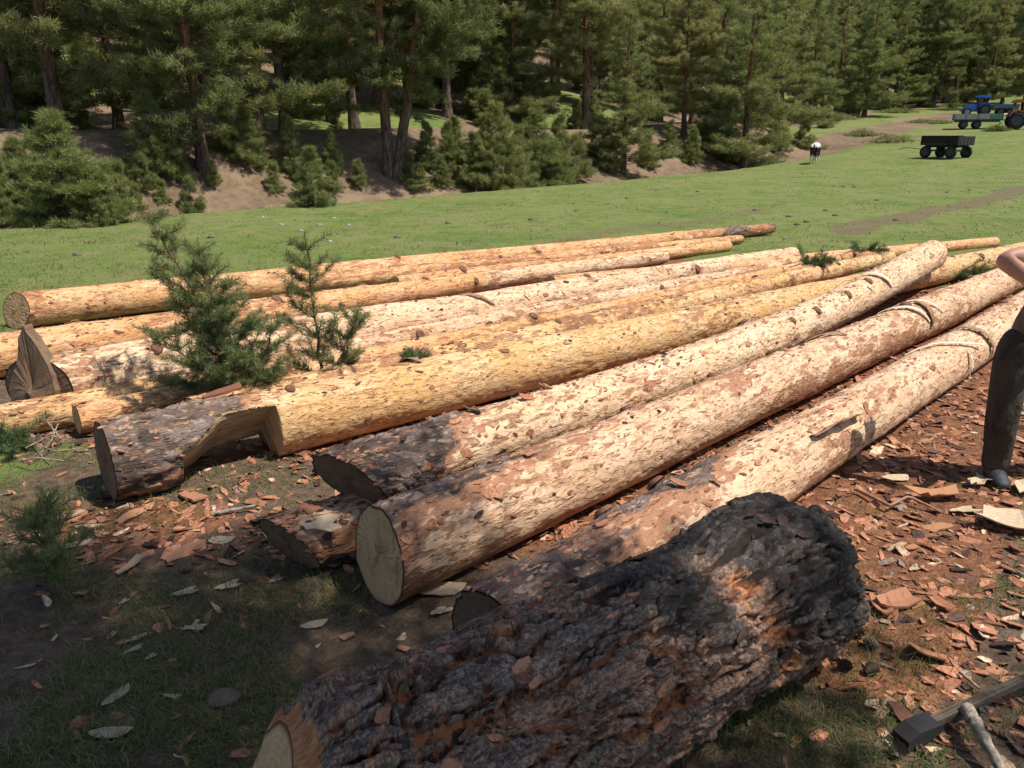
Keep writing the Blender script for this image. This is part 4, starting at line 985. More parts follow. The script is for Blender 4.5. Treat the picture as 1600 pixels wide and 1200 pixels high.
def chip_mesh(rng, elong=2.2, curve=.25, thick=.10, jag=.25, mat='chip', name='bark_chip'):
    """unit chip: half-length 1 along x; curved slab with a torn outline"""
    nx_, ny_ = 6, 3; w = 1 / elong; v = []
    for lay in (1, 0):
        for a in range(nx_):
            fx = a / (nx_ - 1) * 2 - 1; hw = w * (1 - .22 * abs(fx) ** 3 + .2 * fx) * (1 + (rng.random() - .5) * jag * 1.0)
            ex = (rng.random(ny_) - .5) * jag * (.9 if a in (0, nx_ - 1) else .25)
            for b in range(ny_):
                fy = b - 1; v.append((fx + ex[b] if lay else v[a * ny_ + b][0], fy * hw, curve * (fy ** 2) * w + curve * .35 * fx ** 2 + (rng.random() - .5) * .05 + (thick if lay else 0)))
    v = [list(q) for q in v]; K = nx_ * ny_
    for k in range(K): v[K + k][0], v[K + k][1], v[K + k][2] = v[k][0], v[k][1], v[k][2] - thick
    qd = []
    for a in range(nx_ - 1):
        for b in range(ny_ - 1):
            i = a * ny_ + b; qd.append((i, i + ny_, i + ny_ + 1, i + 1)); qd.append((K + i, K + i + 1, K + i + ny_ + 1, K + i + ny_))
    rim = [a * ny_ for a in range(nx_)] + [(nx_ - 1) * ny_ + b for b in range(1, ny_)] + [a * ny_ + ny_ - 1 for a in range(nx_ - 2, -1, -1)] + [b for b in range(ny_ - 2, 0, -1)]
    for k in range(len(rim)):
        r, s = rim[k], rim[(k + 1) % len(rim)]; qd.append((r, K + r, K + s, s))
    return np_mesh(name, np.array(v), qd, mat=M[mat], smooth_shade=False)
CHIPS = [chip_mesh(rg, rg.uniform(1.5, 3.4), rg.uniform(-.3, .6), rg.uniform(.06, .14)) for k in range(16)]
def put_chip(me, name, px=None, py=None, x=None, y=None, size=.05, az=None, label='', cat='', group=None, tilt=.22, z=None):
    if x is None: x, y, _ = on_z(px, py, 0)
    zz = g1(x, y) if z is None else z
    o = add(name, me); o.location = (x, y, zz + .004 + size * .10); o.scale = (size,) * 3
    o.rotation_euler = (rg.normal(0, tilt), rg.normal(0, tilt * .6), rg.uniform(0, 6.283) if az is None else az)
    return tag(o, label, cat, group)
cand = []
while len(cand) < 225:
    x, y = rg.uniform(-3.5, 5.5), rg.uniform(1.9, 7.0); a, b = project(np.array([x, y, 0]))
    if not (-10 < a < 1610 and b < 1195): continue
    if rg.random() < litter_density(np.array([x]), np.array([y]))[0] * min(1, (3.6 / math.hypot(x, y)) ** 2) * (1 if litter_density(np.array([x]), np.array([y]))[0] > .3 else .9): cand.append((x, y))
for k, (x, y) in enumerate(cand):
    dense = litter_density(np.array([x]), np.array([y]))[0] > .3
    lab = 'reddish brown bark chip lying in the thick litter along the peeled logs' if dense else 'stray bark chip lying on the shaded grass before the logs'
    put_chip(CHIPS[k % 16], 'bark_chip', x=x, y=y, size=float(np.clip(rg.gamma(4, .012), .022, .095)), label=lab, cat='bark chip', group='bark chips in the litter' if dense else 'stray bark chips on the grass')
SLIV = [chip_mesh(rg, e, c, .05, .95, 'sliver', 'wood_sliver') for e, c in ((2.6, .06), (3.8, .05), (1.8, .10), (5.5, .06))]
for px, py, ln, az, k in ((172, 1157, .068, .0, 0), (207, 1003, .07, .7, 3), (206, 1024, .06, .55, 1), (236, 1033, .025, 1.0, 2), (193, 941, .025, 1.2, 2), (268, 1092, .055, -.25, 1), (184, 1096, .055, .95, 0),
                       (287, 928, .06, .5, 2), (490, 975, .055, .15, 0), (346, 851, .06, .1, 0), (684, 927, .12, .05, 0), (688, 960, .06, .9, 2), (355, 918, .06, .4, 2), (40, 1047, .045, .4, 3), (115, 855, .08, .5, 0), (135, 825, .10, .0, 1),
                       (305, 835, .04, .3, 1), (1135, 760, .05, .5, 0), (1060, 740, .05, .2, 2), (1430, 890, .045, .6, 2), (1505, 800, .09, .25, 2), (1400, 748, .09, .15, 0), (1330, 930, .05, .3, 1), (20, 850, .05, 0, 1), (430, 905, .04, 1, 2), (300, 985, .08, 0, 1)):
    put_chip(SLIV[k], 'wood_sliver', px, py, size=ln * .8, az=az, label='pale torn wood sliver lying on the ground by the logs', cat='wood sliver', group='pale wood slivers on the ground', tilt=.12)
for px, py, ln, az, lab in ((1572, 822, .15, -.35, 'large pale sheet of peeled bark before the standing man'), (1462, 780, .13, .1, 'grey bark sheet lying in the shadow of the standing man'), (1525, 760, .09, .6, 'bark sheet with a white inner side beside the boot of the man'), (1610, 768, .12, .6, 'buff bark sheet behind the boot of the man')):
    put_chip(chip_mesh(rg, 1.9, .45, .05, .9, 'sliver' if 'pale' in lab or 'buff' in lab or 'white' in lab else 'chip', 'bark_sheet'), 'bark_sheet', px, py, size=ln, az=az, label=lab, cat='bark sheet', tilt=.15)
o = put_chip(SLIV[2], 'wood_sliver', size=.085, x=0, y=0, az=.15, label='white sliver stuck on the splintered log chunk', cat='wood sliver'); pc, nc = LOGS['chunk'].pt(np.array([.12]), np.array([.75]), np.array([.012])); o.location = Vector(pc[0])
o = put_chip(CHIPS[3], 'bark_sheet', size=.12, x=0, y=0, az=.6, label='curled bark sheet lying on the dark butt of the notched log', cat='bark sheet'); pc, nc = LOGS['L5'].pt(np.array([.72]), np.array([-.3]), np.array([.03])); o.location = Vector(pc[0])

for k in range(42):
    key = ['L5', 'G', 'L4', 'L3', 'L2', 'E', 'L5', 'chunk'][k % 8]; lg = LOGS[key]; ss = rg.uniform(.08, .62) * lg.L * (.55 if key != 'chunk' else 1) + (1.0 if key == 'L5' else 0); tt = rg.normal(-.1, .28)
    o = put_chip(CHIPS[(k * 5) % 16], 'bark_chip', x=0, y=0, size=float(rg.uniform(.025, .06)), label='loose curled bark chip lying on top of a peeled log', cat='bark chip', group='bark chips lying on the logs', tilt=.3)
    pc, nc = lg.pt(np.array([min(ss, lg.L - .1)]), np.array([tt]), np.array([.006])); o.location = Vector(pc[0])
# long strips of bark hanging over the logs
def log_s(key, px):
    lg = LOGS[key]; s = np.linspace(0, lg.L, 800); a, b = project(lg.c0 + lg.ax * s[:, None]); return s[np.argmin(abs(a - px))]
def strip_over(key, px, ds, t0, t1, w, label, mat='strip', lift=.012, name='bark_strip', tail=0.0):
    lg = LOGS[key]; n = 16; f = np.linspace(0, 1, n); ss = log_s(key, px) + ds * f; tt = t0 + (t1 - t0) * f
    c, nn = lg.pt(np.clip(ss, 0, lg.L), tt, lift + .02 * np.sin(f * math.pi) + tail * np.maximum(0, f - .7) ** 1.5)
    tg = np.gradient(c, axis=0); b = np.cross(nn, tg); b /= np.linalg.norm(b, axis=1)[:, None]
    ww = w * (.35 + .65 * np.sin(np.clip(f, .05, .95) * math.pi)) * rg.uniform(.8, 1.2, n)
    th = .005; vs = np.concatenate([c - b * ww[:, None], c + b * ww[:, None], c + b * ww[:, None] - nn * th, c - b * ww[:, None] - nn * th])
    qd = []
    for k in range(n - 1):
        for q in range(4): r = (q + 1) % 4; qd.append((q * n + k, q * n + k + 1, r * n + k + 1, r * n + k))
    o = add(name, np_mesh(name, vs, qd, mat=M[mat])); tag(o, label, 'bark strip', 'bark strips hanging over the logs')
strip_over('L4', 1338, .35, -.5, 1.4, .035, 'white bark strip curling over the raised log', 'strip_pale')
strip_over('L4', 1312, .25, -.9, .0, .025, 'brown bark strip on top of the raised log')
strip_over('L3', 1385, .5, -.8, 1.3, .03, 'pale strip crossing over the log with the round sawn end', 'strip_pale')
strip_over('L3', 1405, .55, -1.0, 1.1, .02, 'thin second pale strip crossing the log with the round sawn end', 'strip_pale')
strip_over('L3', 1420, -.05, -.4, 1.6, .05, 'dark band of bark round the log with the round sawn end')
strip_over('L2', 1500, .15, -.6, 1.75, .04, 'long brown bark strip draped over the nearest peeled log')
strip_over('L2', 1430, 1.0, -.55, 1.0, .014, 'thin pale root-like strip lying along the nearest peeled log', 'strip_pale', tail=.2)
strip_over('L3', 1270, .4, -.6, .3, .022, 'short brown strip on the log with the round sawn end')
strip_over('L2', 1475, -.1, .9, 2.0, .02, 'short pale splinter hanging under the nearest peeled log', 'strip_pale', tail=.25)
strip_over('L5', 640, .1, -.7, .1, .03, 'loose curl of bark on the notched log')
strip_over('E', 720, .35, -.1, 1.2, .02, 'dark strip on the pale scaly log')
# torn peel standing up behind the blackened log
lg = LOGS['L2']; s0 = log_s('L2', 1235)
vs = []; n = 12
for k in range(n):
    f = k / (n - 1); c, nn = lg.pt(np.array([s0 + .62 * f]), np.array([.55 + .15 * f]), np.array([.01])); b = lg.side * .8 + lg.up * .1
    hgt = .085 * math.sin(f * math.pi * .95) ** .7 * (1 - .4 * f) + .004
    for q, hh in ((0, -.02), (1, hgt)):
        vs.append(c[0] + nn[0] * hh + lg.side * (.03 * q)); 
    for q, hh in ((1, hgt), (0, -.02)):
        vs.append(c[0] + nn[0] * hh + lg.side * (.03 * q + .012))
qd = [(k * 4 + q, k * 4 + (q + 1) % 4, k * 4 + 4 + (q + 1) % 4, k * 4 + 4 + q) for k in range(n - 1) for q in range(4)]
tag(add('bark_peel', np_mesh('bark_peel', np.array(vs), qd, mat=M['strip'])), 'torn bark peel standing up behind the top of the blackened log', 'bark strip')

def stick(path, r, label, mat='stick', name='dead_stick', group=None, cat='stick', sides=7, forks=()):
    pts = np.array(path, float); n = 4 * len(pts); L = np.concatenate([[0], np.cumsum(np.linalg.norm(np.diff(pts, axis=0), axis=1))]); t = np.linspace(0, L[-1], n)
    pp = np.stack([np.interp(t, L, pts[:, i]) for i in range(3)], 1); pp += rg.normal(0, r * .10, pp.shape)
    rr = np.linspace(r, r * .5, n) * rg.uniform(.93, 1.07, n)
    paths = [(pp, rr)]
    for f0, d, l in forks:
        k = int(f0 * (n - 1)); paths.append((np.stack([pp[k], pp[k] + np.array(d) * l * .5 + [0, 0, .01], pp[k] + np.array(d) * l]), np.array([rr[k] * .7, rr[k] * .5, rr[k] * .25])))
    v, q = tubes(paths, sides); return tag(add(name, np_mesh(name, v, q, mat=M[mat])), label, cat, group)
stick([P(1512, 1108, .09), P(1528, 1140, .10), P(1545, 1165, .08), P(1575, 1230, .03)], .026, 'pale bent dead branch in the shade by the wooden bar', sides=9)
stick([P(1340, 765, .03), P(1390, 790, .04), P(1420, 775, .05), P(1470, 800, .02)], .012, 'curved brown root among the bark litter by the blackened log', 'strip')
for k, (a, b, c) in enumerate((((20, 668), (70, 655), (100, 690)), ((40, 700), (80, 680), (112, 690)), ((50, 690), (85, 705), (130, 700)), ((30, 720), (60, 715), (100, 720)), ((95, 650), (80, 690), (60, 712)))):
    stick([P(*a, .04), P(*b, .10), P(*c, .03)], .006, 'thin grey dry twig lying by the pointed log end', group='dry twigs by the pointed log end', cat='twig', sides=5, forks=((.4, (.5, .2, .3), .12), (.7, (-.3, .4, .2), .1)))
stick([P(330, 803, .03), P(400, 790, .05)], .014, 'splintered grey stick before the notched log', sides=6)
stick([P(1195 + 305, 1050, .02), P(1530, 1075, .03)], .008, 'short stick lying beside the wooden bar', sides=6)
stick([P(575, 1070, .03), P(640, 1050, .03)], .016, 'stubby brown stick in the shaded grass by the blackened log', 'strip', sides=6)
stick([P(105, 1130, .02), P(150, 1118, .02)], .008, 'short dark stick in the shaded grass', 'strip', sides=6)

# ------------------------------------------------------------------ small mesh kit
class MB:
    def __init__(s): s.v, s.f = [], []
    def box(s, c, d, rz=0, ry=0, taper=1.0):
        m = Matrix.Rotation(rz, 3, 'Z') @ Matrix.Rotation(ry, 3, 'Y'); o = len(s.v)
        for z in (-1, 1):
            for x, y in ((-1, -1), (1, -1), (1, 1), (-1, 1)):
                k = taper if z > 0 else 1; s.v.append(tuple(m @ Vector((x * d[0] / 2 * k, y * d[1] / 2 * k, z * d[2] / 2)) + Vector(c)))
        s.f += [(o, o + 3, o + 2, o + 1), (o + 4, o + 5, o + 6, o + 7)] + [(o + k, o + (k + 1) % 4, o + 4 + (k + 1) % 4, o + 4 + k) for k in range(4)]; return s
    def bar(s, a, b, r, n=6, r2=None):
        v, q = tubes([(np.array([a, b], float), np.array([r, r2 or r]))], n); o = len(s.v); s.v += [tuple(k) for k in v]; s.f += [tuple(int(i) + o for i in k) for k in q]
        s.f += [tuple(o + k for k in range(n))[::-1], tuple(o + n + k for k in range(n))]; return s
    def prism(s, poly, y0, y1):
        """outline in the xz plane pulled along y"""
        o = len(s.v); n = len(poly); s.v += [(x, y0, z) for x, z in poly] + [(x, y1, z) for x, z in poly]
        s.f += [tuple(o + k for k in range(n)), tuple(o + n + k for k in range(n))[::-1]] + [(o + k, o + n + k, o + n + (k + 1) % n, o + (k + 1) % n) for k in range(n)]; return s
    def lathe(s, c, prof, n=16):
        """profile (radius, y) turned about the y axis"""
        o = len(s.v); m = len(prof)
        for k in range(n):
            a = 2 * math.pi * k / n; s.v += [(c[0] + r * math.cos(a), c[1] + y, c[2] + r * math.sin(a)) for r, y in prof]
        for k in range(n):
            for q in range(m - 1): s.f.append((o + k * m + q, o + k * m + q + 1, o + ((k + 1) % n) * m + q + 1, o + ((k + 1) % n) * m + q))
        return s
    def build(s, name, mat, parent=None, smooth_shade=False):
        me = bpy.data.meshes.new(name); me.from_pydata(s.v, [], s.f); me.update(); me.materials.append(mat if not isinstance(mat, str) else M[mat])
        if smooth_shade: me.polygons.foreach_set('use_smooth', [True] * len(me.polygons))
        return add(name, me, parent)
for k, c, r in (('black_paint', (.016, .016, .017), .5), ('black_wood', (.020, .018, .017), .85), ('tyre', (.022, .022, .022), .9), ('rim_grey', (.35, .33, .28), .6), ('rim_dark', (.06, .06, .065), .6), ('blue', (.03, .18, .78), .35),
                ('blue_dull', (.06, .12, .30), .6), ('glass_dark', (.02, .025, .028), .12), ('grey_paint', (.36, .33, .30), .7), ('green_paint', (.12, .24, .20), .6), ('rust', (.36, .13, .07), .75), ('red_cab', (.42, .12, .07), .55), ('pole_wood', (.52, .38, .24), .8), ('board', (.085, .068, .05), .8),
                ('steel', (.12, .12, .12), .5)):
    M[k] = plain(k, c, r, .35, .3, 5)
M['board'] = grain('worn_board', (.05, .04, .03), (.15, .12, .085), (1.5, 30, 30))
def wheel(root, c, r, w, rim='rim_grey'):
    t = MB().lathe(c, [(r * .62, -w / 2), (r * .93, -w / 2), (r, -w * .3), (r, w * .3), (r * .93, w / 2), (r * .62, w / 2), (r * .62, -w / 2)], 20).build('wheel', 'tyre', root, True)
    rm = MB().lathe(c, [(.001, -w * .30), (r * .3, -w * .36), (r * .62, -w * .42), (r * .62, w * .42), (r * .3, w * .36), (.001, w * .30)], 16).build('rim', rim, t)
    return t
def veh(name, px, py, yaw, label, cat, dist=None):
    p = hit(px, py) if dist is None else None
    if dist is not None:
        r = ray(px, py); r = r[:2] / np.linalg.norm(r[:2]) * dist; p = np.array([r[0], r[1], 0])
    p[2] = g1(p[0], p[1]); o = empty(name, p, yaw); print('VEH', name, np.round(p, 1), 'proj', [round(float(k)) for k in project(p)]); return tag(o, label, cat)

# black farm cart (local x = forward)
c = veh('farm_cart', 1476, 247, math.radians(117), 'black four-wheeled farm cart standing alone on the pasture', 'cart')
MB().box((0, 0, .80), (2.5, 1.55, .07)).build('cart_bed', 'black_wood', c)
for y in (-.76, .76):
    for k in range(3): MB().box((.35, y, .925 + k * .165), (1.75, .035, .163)).build('side_board', 'black_wood', c)
    for k in range(3): MB().box((-.88, y, .905 + k * .155), (.66, .035, .153)).build('side_board', 'black_wood', c)
    for x in (-1.2, -.53, 1.2): MB().box((x, y * 1.035, 1.06), (.06, .05, .50)).build('stake', 'black_paint', c)
for x in (-1.235, 1.235):
    for k in range(3): MB().box((x, 0, .905 + k * .155), (.035, 1.5, .153)).build('end_board', 'black_wood', c)
for y in (-.5, -.17, .17, .5): MB().box((-1.265, y, 1.06), (.03, .06, .48)).build('batten', 'rim_dark', c)
m = MB()
for y in (-.4, .4): m.box((0, y, .70), (2.3, .09, .12))
for x in (-.85, .85): m.box((x, 0, .45), (.10, 1.5, .10)).box((x, .4, .58), (.12, .12, .2)).box((x, -.4, .58), (.12, .12, .2))
m.build('chassis', 'black_paint', c)
for x in (-.85, .85):
    for y in (-.74, .74): wheel(c, (x, y, .36), .36, .20, 'rim_dark')
MB().bar((.9, 0, .45), (2.6, .1, .62), .05).bar((2.6, .1, .62), (3.2, .2, .5), .045).build('drawbar', 'pole_wood', c)

def tractor(root, body, roof, cabm, rim, loader=True):
    MB().prism([(.25, .75), (1.75, .78), (1.85, 1.0), (1.75, 1.28), (1.2, 1.42), (.25, 1.5)], -.36, .36).build('bonnet', body, root)
    MB().box((1.45, 0, .62), (1.2, .5, .3)).box((.3, 0, .75), (1.9, .55, .45)).build('engine_block', 'steel', root)
    MB().box((1.84, 0, 1.05), (.04, .5, .4)).build('grille', 'black_paint', root)
    for y in (-.22, .22): MB().box((1.83, y, 1.28), (.05, .14, .09)).build('headlight', 'rim_grey', root)
    r = MB().prism([(-1.25, 2.42), (-1.12, 2.62), (.18, 2.66), (.52, 2.52), (.52, 2.40), (-1.25, 2.36)], -.82, .82).build('roof', roof, root)
    m = MB()
    for y in (-.64, .64): m.bar((.22, y, 1.35), (.30, y, 2.40), .04).bar((-.95, y, 1.35), (-1.0, y, 2.40), .04).bar((-.35, y, 1.2), (-.38, y, 2.40), .03)
    m.box((-.35, 0, 1.0), (1.2, 1.2, .35)).build('cab_frame', cabm, root)
    for y in (-.63, .63): MB().prism([(.2, 1.2), (.27, 2.38), (-.36, 2.38), (-.33, 1.2)], y - .006, y + .006).build('cab_window', 'glass_dark', root)
    MB().box((-.98, 0, 1.88), (.012, 1.2, .95)).build('cab_window', 'glass_dark', root); MB().box((.25, 0, 1.95), (.012, 1.2, .85)).build('cab_window', 'glass_dark', root)
    for s in (-1, 1):
        MB().prism([(-1.45, 1.15), (-1.25, 1.55), (-.75, 1.72), (-.2, 1.55), (-.02, 1.15), (-.12, 1.15), (-.3, 1.45), (-.75, 1.60), (-1.17, 1.46), (-1.35, 1.15)], s * .58, s * 1.02).build('mudguard', body, root)
        wheel(root, (-.72, s * .82, .76), .76, .42, 'rim_dark' if rim == 'rim_dark' else 'steel'); wheel(root, (1.42, s * .74, .50), .50, .30, rim)
    MB().bar((.9, .25, 1.45), (.9, .25, 2.2), .035).build('exhaust', 'steel', root)
    if loader: MB().box((2.1, 0, .75), (.35, .8, .35)).build('front_weight', 'steel', root)
t1 = veh('tractor', 1527, 180, math.radians(158), 'blue tractor with a bright blue roof parked before the pines', 'tractor', dist=118)
tractor(t1, 'blue', 'blue', 'black_paint', 'rim_grey'); t1.scale = (.9,) * 3
t2 = veh('tractor', 1598, 202, math.radians(-24), 'old rusty red tractor hitched to the grey trailer', 'tractor')
tractor(t2, 'rust', 'red_cab', 'rust', 'rim_dark', False)
def trailer(root, L, W, z, h, body, wheels, rim='rim_dark', r=.42):
    MB().box((0, 0, z), (L, W, .08)).build('trailer_bed', 'board', root)
    for y in (-W / 2, W / 2):
        for k in range(4): MB().box((-L / 2 + (k + .5) * L / 4, y, z + h / 2 + .04), (L / 4 - .04, .05, h)).build('side_panel', body if (k > 2 or body != 'green_paint') else 'grey_paint', root)
        for k in range(5): MB().box((-L / 2 + k * L / 4, y * 1.03, z + h / 2), (.07, .06, h + .1)).build('stake', 'steel', root)
    for x in (-L / 2, L / 2): MB().box((x, 0, z + h / 2 + .04), (.05, W - .06, h)).build('end_panel', body, root)
    m = MB()
    for y in (-.45, .45): m.box((0, y, z - .13), (L * .95, .10, .16))
    for x in wheels: m.box((x, 0, r), (.12, W - .2, .12)).box((x, .45, (r + z) / 2), (.14, .12, z - r)).box((x, -.45, (r + z) / 2), (.14, .12, z - r))
    m.build('chassis', 'steel', root)
    for x in wheels:
        for y in (-W / 2 + .12, W / 2 - .12): wheel(root, (x, y, r), r, .26, rim)
g2 = veh('trailer', 1524, 201, math.radians(-24), 'grey wooden-sided farm trailer hitched behind the rusty tractor', 'trailer')
trailer(g2, 4.0, 1.8, .80, .50, 'green_paint', (-1.1, 0.0), r=.36)
MB().bar((2.0, 0, .8), (3.6, .0, .62), .06).build('drawbar', 'steel', g2)
g3 = veh('trailer', 1568, 180, math.radians(158), 'dull blue flat trailer standing behind the blue tractor', 'trailer', dist=116)
trailer(g3, 2.6, 1.8, .85, .40, 'blue_dull', (-.5, .5))
# planks on the ground between the tractor and the grey trailer
for k in range(7):
    a = hit(1508 + k * 5, 183); b = a + np.array([3.6, .4 + .1 * k, 0]); a[2] = g1(*a[:2]) + .1 + .06 * (k % 3); b[2] = g1(*b[:2]) + .12 + .06 * (k % 3)
    m = MB().bar(tuple(a), tuple(b), .11, 7); tag(m.build('short_log', 'pole_wood'), 'thin pale log lying in the heap before the blue tractor', 'log', 'pale logs heaped by the blue tractor')

# brush left from trimming
def brush(px, py, w, h, seed, label, tint=.5, mat='needle_young'):
    rng = np.random.default_rng(seed); p = hit(px, py); p[2] = g1(p[0], p[1]); n = int(150 * w)
    q = rng.normal(0, 1, (n, 3)) * [w * .42, w * .30, h * .4]; q[:, 2] = abs(q[:, 2]) * np.exp(-(q[:, 0] / w) ** 2 * 2) + .03
    vs, tri, ti = blades(q, rng.normal(0, 1, (n, 3)), 22, .20, .035, rng, .8, .1, .08, tint, .2)
    root = empty('brush_pile', p); add('needles', np_mesh('needles', vs, tris=tri, mat=M[mat], smooth_shade=False, attrs={'tint': ('FLOAT', ti)}), root)
    paths = []
    for k in range(int(14 * w)):
        a = rng.normal(0, 1, 3) * [w * .4, w * .3, 0] + [0, 0, .06]; d = rng.normal(0, 1, 3) * [1, .8, .25]; d /= np.linalg.norm(d); paths.append((np.stack([a, a + d * .8]), np.array([.03, .012])))
    v, qd = tubes(paths, 4); add('branches', np_mesh('branches', v, qd, mat=M['stick']), root); tag(root, label, 'brush pile', 'brush piles on the pasture edge')
brush(1395, 222, 2.0, .55, 1, 'greyish brush pile beside the cart drawbar', .72); brush(1350, 212, 1.8, .5, 2, 'green brush pile between the grazing horse and the dirt track', .6); brush(1292, 186, 2.4, .7, 3, 'brush pile under the dark pine before the dirt track', .5)
brush(1318, 186, 1.8, .5, 4, 'brush pile touching the dirt track below the stooping worker', .6); brush(1400, 176, 3.0, .6, 5, 'long heap of brush between the stooping worker and the blue tractor', .55); brush(1442, 192, 1.8, .3, 6, 'low flat brush pile on the dirt track', .7)
brush(1558, 205, 1.2, .6, 7, 'dark brush heap at the drawbar of the rusty tractor', .2); brush(1470, 193, 1.4, .3, 8, 'small brush pile beside the grey trailer', .7); brush(1270, 232, 1.2, .3, 9, 'low tuft of brush behind the grazing horse', .6)

# stones
def stone(px, py, r, label, mat='stone', group=None):
    rng = np.random.default_rng(int(px * 7 + py)); p = on_z(px, py, 0) if py > 420 else hit(px, py); p[2] = g1(p[0], p[1])
    th, ph = np.meshgrid(np.arange(10) * .6283, np.linspace(.15, 2.99, 6)); d = np.stack([np.cos(th) * np.sin(ph), np.sin(th) * np.sin(ph), np.cos(ph)], -1).reshape(-1, 3)
    v = d * (r * (.75 + .5 * fbm(d * 1.6 + px, 3, 2)))[:, None] * [1.2, .9, .6]
    q = [(a * 10 + b, a * 10 + (b + 1) % 10, (a + 1) * 10 + (b + 1) % 10, (a + 1) * 10 + b) for a in range(5) for b in range(10)]
    o = add('stone', np_mesh('stone', v, q, tris=[(0, k + 1, k) for k in range(1, 9)] + [(50, 50 + k, 51 + k) for k in range(1, 9)], mat=M[mat], smooth_shade=False)); o.location = p + [0, 0, r * .15]
    return tag(o, label, 'stone', group)
M['stone'] = plain('stone', (.30, .29, .28), .9, .15, .3, 20); M['stone_dark'] = plain('stone_dark', (.13, .10, .07), .85, .2, .3, 20)
stone(350, 1096, .055, 'dark grey stone half sunk in the shaded grass', 'stone_dark')
for px, py in ((545, 353), (500, 352), (470, 361), (1240, 266), (1175, 297), (1450, 281), (1420, 288), (522, 342), (410, 340), (440, 352), (515, 378)): stone(px, py, .045, 'small pale stone lying in the open pasture', 'stone', 'pale stones in the pasture')
for px, py in ((1318, 292), (1370, 314), (1335, 293), (1232, 340), (1260, 347), (1480, 301), (1515, 297), (700, 350), (830, 345), (1290, 330), (1305, 338), (1245, 352), (1180, 330), (1400, 345), (900, 330), (620, 372), (260, 395), (120, 400), (330, 372), (980, 310), (1090, 300)): stone(px, py, .07, 'dark clod of earth lying in the pasture', 'stone_dark', 'dark clods in the pasture')

# pine cones
def cone_mesh():
    v, f = [], []
    for k in range(64):
        z = k / 63; a = k * 2.39996; r = .022 * math.sin(math.pi * (.12 + .80 * z)) ** .8; c = np.array([r * math.cos(a), r * math.sin(a), z * .055]); o = np.array([math.cos(a), math.sin(a), .55]); t = np.array([-math.sin(a), math.cos(a), 0]); b = len(v)
        v += [c - o * .012 - t * .002, c + t * .007, c + o * .006, c - t * .007, c - o * .01 + [0, 0, -.004]]; f += [(b, b + 1, b + 2), (b, b + 2, b + 3), (b + 4, b + 2, b + 1), (b + 4, b + 3, b + 2)]
    return np_mesh('pine_cone', np.array(v), tris=f, mat=M['cone'], smooth_shade=False)
M['cone'] = plain('pine_cone', (.15, .11, .08), .8, .2, .4, 60)
cm = cone_mesh()
for k, (px, py) in enumerate(((1329, 988), (1329, 1042), (1354, 1050), (1371, 1012), (1432, 1022), (1300, 1020), (1405, 1165))):
    p = on_z(px, py, .02); o = add('pine_cone', cm); o.location = (p[0], p[1], g1(p[0], p[1]) + .022); o.rotation_euler = (1.45 + rg.normal(0, .15), 0, rg.uniform(0, 6.28)); tag(o, 'brown pine cone lying in the grass behind the blackened log', 'pine cone', 'pine cones behind the blackened log')

# wooden bar with a dark end block
a, b = P(1425, 1142, .05), P(1660, 1035, .13); d = b - a; L = np.linalg.norm(d)
wb = empty('wooden_bar', tuple(a)); wb.rotation_mode = 'QUATERNION'; wb.rotation_quaternion = Vector(d).to_track_quat('X', 'Z')
MB().box((L / 2, 0, 0), (L, .030, .026)).build('handle', 'board', wb); MB().prism([(-.05, -.05), (.02, -.05), (.10, -.02), (.11, .012), (.0, .02), (-.05, .0)], -.035, .035).build('end_block', 'black_wood', wb)
tag(wb, 'worn wooden bar with a dark end block lying in the shade', 'tool')

# ------------------------------------------------------------------ people and the horse
def skin(name, verts, edges, mat, parent, sub=2, root=0, base=None):
    """verts: (point, radius)"""
    base = np.zeros(3) if base is None else base
    me = bpy.data.meshes.new(name); me.from_pydata([tuple(np.asarray(p, float) - base) for p, r in verts], edges, []); me.materials.append(M[mat]); o = add(name, me, parent)
    md = o.modifiers.new('Skin', 'SKIN'); md.use_smooth_shade = True
    for k, (p, r) in enumerate(verts):
        sv = me.skin_vertices[0].data[k]; sv.radius = r if isinstance(r, tuple) else (r, r); sv.use_root = (k == root)
    sb = o.modifiers.new('Sub', 'SUBSURF'); sb.levels = sub; sb.render_levels = sub
    return o
M['skin'] = plain('skin', (.40, .20, .14), .55, .35, .12, 12); 
def cloth(name, c):
    t = NT(name, .92, .1); o = t.obj(); n = t.noise(t.vmul(o, (1, 1, .5)), 9, 3, .6, dist=.8); n2 = t.noise(o, 160, 2, .6); t.color(t.mix(t.step(n, .35, .65), tuple(k * .75 for k in c), tuple(k * 1.3 for k in c))); t.bump(t.math('ADD', n, t.math('MULTIPLY', n2, .04)), .05, .9); return t.m
M['trousers'] = cloth('trousers', (.055, .044, .034)); M['shirt'] = cloth('shirt', (.15, .105, .07)); M['shoe'] = plain('shoe', (.035, .037, .04), .6, .3, .3, 30)
M['hair'] = plain('hair', (.02, .015, .012), .7, .3, .3, 40); M['sole'] = plain('sole', (.30, .27, .24), .7, .2, .2, 30); M['orange_cloth'] = plain('orange_cloth', (.75, .16, .05), .8, .1, .15, 10)
yP = 4.32; VP = lambda px, py, dy=0: vert_plane([(px - 14, py)], yP + dy)[0]
man = empty('person', (VP(1612, 790)[0], yP, 0)); mb = np.array(man.location); gz = g1(VP(1562, 780)[0], yP)
def foot(p, z): return np.array([p[0], p[1], z])
lan = VP(1560, 768); lan[2] = gz + .09; ran = VP(1655, 768, .12); ran[2] = gz + .09
pel, lhip, rhip = VP(1612, 545), VP(1596, 562), VP(1634, 562, .03); lkn, rkn = VP(1577, 668, -.03), VP(1650, 668, .06)
wst, chs, nck = VP(1668, 480), VP(1702, 412), VP(1712, 372, -.02); lsh, rsh = VP(1662, 398, -.05), VP(1742, 392, .06)
